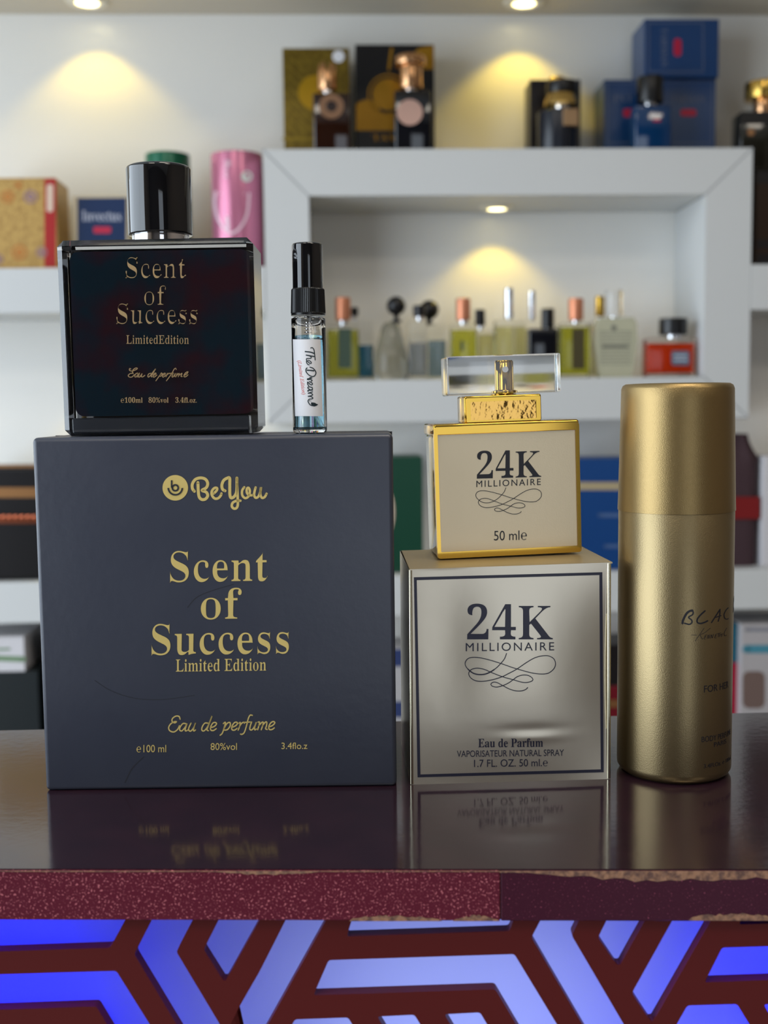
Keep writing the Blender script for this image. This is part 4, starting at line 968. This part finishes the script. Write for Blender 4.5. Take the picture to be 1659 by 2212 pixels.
# --- lower shelf
case_m = card('case_black', (20, 18, 20), 0.28)
o, P_, h = shelf_box('perfume_case', 'black rounded perfume case with rose gold bands, at the left edge of the lower shelf', 'case', -80, 118, 1008, ZS, 0.02, 0.09, case_m, bev=0.006, body='case_body')
drape('gold_band', poly([(-79, 1053), (117, 1053), (117, 1075), (-79, 1075)]), P_, card('tan_gold', (176, 128, 84), 0.3, 0.8), o, 0.0006)
drape('gold_band', poly([(-79, 1004), (117, 1004), (117, 1010), (-79, 1010)]), P_, card('tan_gold', (0, 0, 0)), o, 0.0006)
bd = bmesh.new(); xa, zq = P_.xz(2, 1116)
for i in range(12):
    xx, zz_ = P_.xz(-70+i*13.2, 1116); bmesh.ops.create_icosphere(bd, subdivisions=2, radius=0.004, matrix=Matrix.Translation((xx, -0.001, zz_)))
part('bead_trim', bd, card('copper_shine', (220, 130, 96), 0.2, 1.0), o, 'row of copper beads', smooth=3)
drape('gold_band', poly([(-79, 1121), (117, 1121), (117, 1131), (-79, 1131)]), P_, card('copper_shine', (0, 0, 0)), o, 0.0006)
o, P_, h = shelf_box('perfume_box', 'dark green perfume box with cream oval, behind the gap right of the gift box', 'box', 800, 913, 986, ZS, 0.03, 0.08, card('forest_green_card', (12, 62, 44), 0.4))
drape('oval_print', disc(838, 1106, 14, 32, 45), P_, card('cream_oval', (0, 0, 0)), o, 0.0003)
o, P_, h = shelf_box('perfume_box', 'bright blue perfume box with tan stripe, between gold bottle and spray can', 'box', 1215, 1372, 990, ZS, 0.02, 0.08, card('royal_blue_card', (8, 62, 122), 0.4))
drape('tan_stripe', ribbon([(1216, 1050), (1371, 1050)], 17, smooth=False), P_, card('tan_stripe', (172, 156, 122), 0.5), o, 0.0003)
drape('lettering', merge(ribbon([(1296, 1113), (1350, 1113)], 9, smooth=False), ribbon([(1308, 1180), (1350, 1180)], 8, smooth=False)), P_, card('pale_blue_print', (70, 96, 140), 0.5), o, 0.0003)
# purple pouch
u = S(1600, 1080, 0.03)[0]; po = sroot('gift_pouch', u, 0.03, ZS); tag(po, 'dark purple brown fabric pouch with red band and gathered top, beside the spray can', 'pouch')
P_ = Plane(po, -0.0); xa = P_.xz(1545, 1100)[0]; xb2 = P_.xz(1643, 1100)[0]; hh = P_.xz(1600, 938)[1]
b = bmesh.new(); NR = 26; NC = 48; rows = []
pouch_m = card('pouch_cloth', (62, 42, 48), 0.8, bump=(300, 0.4, 4, 0.002))
for j in range(NR+1):
    t = j/NR; w = (xb2-xa)/2
    if t < 0.82: wx = w*(0.97+0.03*math.sin(t*3)); wy = 0.03
    else: k_ = (t-0.82)/0.18; wx = w*(1-0.42*math.sin(k_*math.pi*0.5)); wy = 0.03*(1-0.3*k_)
    row = []
    for i in range(NC):
        a = 2*math.pi*i/NC; ca_, sa = math.cos(a), math.sin(a); e = 0.45
        pl = 1+(0.06*math.sin(9*a) if t > 0.8 else 0.006*math.sin(9*a))
        row.append(b.verts.new(((xa+xb2)/2+wx*pl*math.copysign(abs(ca_)**e, ca_), 0.034+wy*pl*math.copysign(abs(sa)**e, sa), hh*t)))
    rows.append(row)
for r0, r1 in zip(rows, rows[1:]):
    for i in range(NC): b.faces.new((r0[i], r0[(i+1) % NC], r1[(i+1) % NC], r1[i]))
b.faces.new(rows[0][::-1]); b.faces.new(rows[-1])
part('pouch_body', b, pouch_m, po, smooth=1.0)
drape('red_band', poly([(1548, 1073), (1641, 1073), (1641, 1121), (1548, 1121)]), Plane(po, 0.003), card('red_band', (120, 12, 16), 0.5), po, 0.0012, 0.001)
o, P_, h = shelf_box('perfume_box', 'white carton at the right edge behind the purple pouch', 'box', 1648, 1760, 985, ZS, 0.03, 0.07, card('white_card', (206, 204, 208), 0.5))
# --- bottom shelf
def low(name, label, x0, x1, yt, m, dep, dp, z=None, cat='box'):
    return shelf_box(name, label, cat, x0, x1, yt, ZB if z is None else z, dep, dp, m)
dk = card('dark_teal_card', (8, 20, 24), 0.4)
o, P_, h = low('perfume_box', 'dark box at the left edge of the bottom shelf, under a white and green box', -80, 84, 1452, dk, 0.02, 0.1)
o, P_, h = low('perfume_box', 'white and green box lying on the dark box at the left edge', -80, 54, 1376, card('white_card', (0, 0, 0)), 0.02, 0.1, z=ZB+h+0.0004)
drape('green_print', merge(ribbon([(-60, 1420), (50, 1424)], 12, smooth=False), ribbon([(-60, 1404), (20, 1402)], 5, smooth=False)), P_, card('sage_print', (110, 138, 104), 0.5), o, 0.0004)
o, P_, h = low('perfume_box', 'tall black box on the bottom shelf right of the white and green box', 90, 200, 1372, card('black_card', (0, 0, 0)), 0.05, 0.08)
o, P_, h = low('perfume_box', 'blue and white box seen in the gap between gift box and foil carton', 820, 905, 1400, card('grey_card', (176, 174, 176), 0.5), 0.03, 0.08)
drape('blue_band', merge(poly([(821, 1402), (904, 1402), (904, 1440), (821, 1440)]), poly([(821, 1515), (904, 1515), (904, 1550), (821, 1550)])), P_, card('navy_band', (44, 58, 104), 0.5), o, 0.0004)
o, P_, h = low('perfume_box', 'red box on the bottom shelf between foil carton and spray can', 1270, 1372, 1482, card('red_card', (104, 8, 26), 0.4), 0.03, 0.08)
drape('gold_band', poly([(1271, 1512), (1371, 1512), (1371, 1528), (1271, 1528)]), P_, card('tan_gold', (0, 0, 0)), o, 0.0004)
o, P_, h = low('perfume_box', 'black box lying on the red box between foil carton and spray can', 1270, 1372, 1392, card('black_card', (0, 0, 0)), 0.03, 0.08, z=ZB+h+0.0004)
o, P_, h = low('perfume_box', 'crimson box on the bottom shelf hidden mostly behind the spray can', 1530, 1598, 1432, card('crimson_card', (150, 8, 44), 0.4), 0.03, 0.08)
o, P_, h = low('perfume_box', 'teal box lying on the crimson box behind the spray can', 1530, 1596, 1347, card('teal_card', (16, 84, 104), 0.4), 0.03, 0.08, z=ZB+h+0.0004)
o, P_, h = low('perfume_box', 'pale box with teal strip at the right edge of the bottom shelf', 1601, 1740, 1347, card('pale_card', (176, 172, 174), 0.5), 0.015, 0.09)
drape('teal_strip', ribbon([(1612, 1402), (1735, 1402)], 18, smooth=False), P_, card('teal_print', (70, 138, 158), 0.5), o, 0.0004)
drape('portrait_print', merge(poly(rrect(1604, 1450, 1652, 1530, 14))), P_, card('brown_print', (112, 92, 86), 0.6), o, 0.0004)
drape('grey_strip', ribbon([(1612, 1346+14), (1735, 1360)], 8, smooth=False), P_, card('grey_strip', (130, 132, 142), 0.6), o, 0.0004)

# finer pieces hang under the part they sit on
def nest(child, above):
    for r_ in [o_ for o_ in COL.objects if o_.parent is None and o_.type == 'EMPTY']:
        ps = [o_ for o_ in COL.objects if o_.parent == r_]
        up = [o_ for o_ in ps if o_.name.split('.')[0] == above]
        if len(up) == 1:
            for o_ in ps:
                if o_.name.split('.')[0] == child: o_.parent = up[0]
for r_ in (vial,):
    lb = [o_ for o_ in COL.objects if o_.parent == vial and o_.name.startswith('label')][0]
    for o_ in [o_ for o_ in COL.objects if o_.parent == vial and o_.name.startswith('lettering')]: o_.parent = lb
for c_, a_ in (('nozzle', 'sprayer'), ('neck_frame', 'neck_block'), ('neck_inlay', 'neck_block'), ('emblem_mark', 'logo_disc'), ('band_window', 'red_band'), ('crown_points', 'cap'), ('cap_crown', 'cap'), ('lamp', 'bezel'), ('mitre_joint', 'top_board'), ('label_mark', 'liquid')):
    nest(c_, a_)
for root_ in [o_ for o_ in COL.objects if o_.type == 'EMPTY']:
    ps = {o_.name.split('.')[0]: o_ for o_ in COL.objects if o_.parent == root_}
    if 'blue_front' in ps:
        for n_ in ('lettering', 'red_patch'): ps[n_].parent = ps['blue_front']
    if 'label' in ps and 'printed_lines' in ps: ps['printed_lines'].parent = ps['label']
    if 'label_plate' in ps:
        for o_ in [o_ for o_ in COL.objects if o_.parent == root_ and o_.name.split('.')[0] in ('lettering', 'flourish')]: o_.parent = ps['label_plate']

# ================================================================== LIGHT
w = bpy.data.worlds.new('sky'); scn.world = w; w.use_nodes = True
bg = w.node_tree.nodes['Background']; bg.inputs[0].default_value = (0.62, 0.8, 1.0, 1); bg.inputs[1].default_value = 0.6
def area(name, loc_s, rot, sx, sy, power, col):
    L = bpy.data.lights.new(name, 'AREA'); L.shape = 'RECTANGLE'; L.size = sx; L.size_y = sy; L.energy = power; L.color = col
    o = bpy.data.objects.new(name, L); COL.objects.link(o)
    o.matrix_world = SM @ Matrix.Translation(loc_s) @ rot
    return o
# side window daylight; the front opening is added, unseen, for foil reflections
area('daylight_side', (RX0-0.02, (WY0+WY1)/2, (WZ0+WZ1)/2), Matrix.Rotation(math.radians(-90), 4, 'Y'), WZ1-WZ0, WY1-WY0, 72, (0.80, 0.90, 1.0))
area('added_front_daylight', ((FX0+FX1)/2, RY0-0.02, (FZ0+FZ1)/2), Matrix.Rotation(math.radians(90), 4, 'X'), FX1-FX0, FZ1-FZ0, 7, (0.88, 0.93, 1.0))
for (x, y) in ((-0.6, -2.6), (1.2, -2.6), (0.3, -1.6)):  # ambient fill added out of view near the ceiling
    area('added_ceiling_fill', (x, y, RH-0.02), Matrix.Identity(4), 0.6, 0.6, 9, (1.0, 0.9, 0.76))
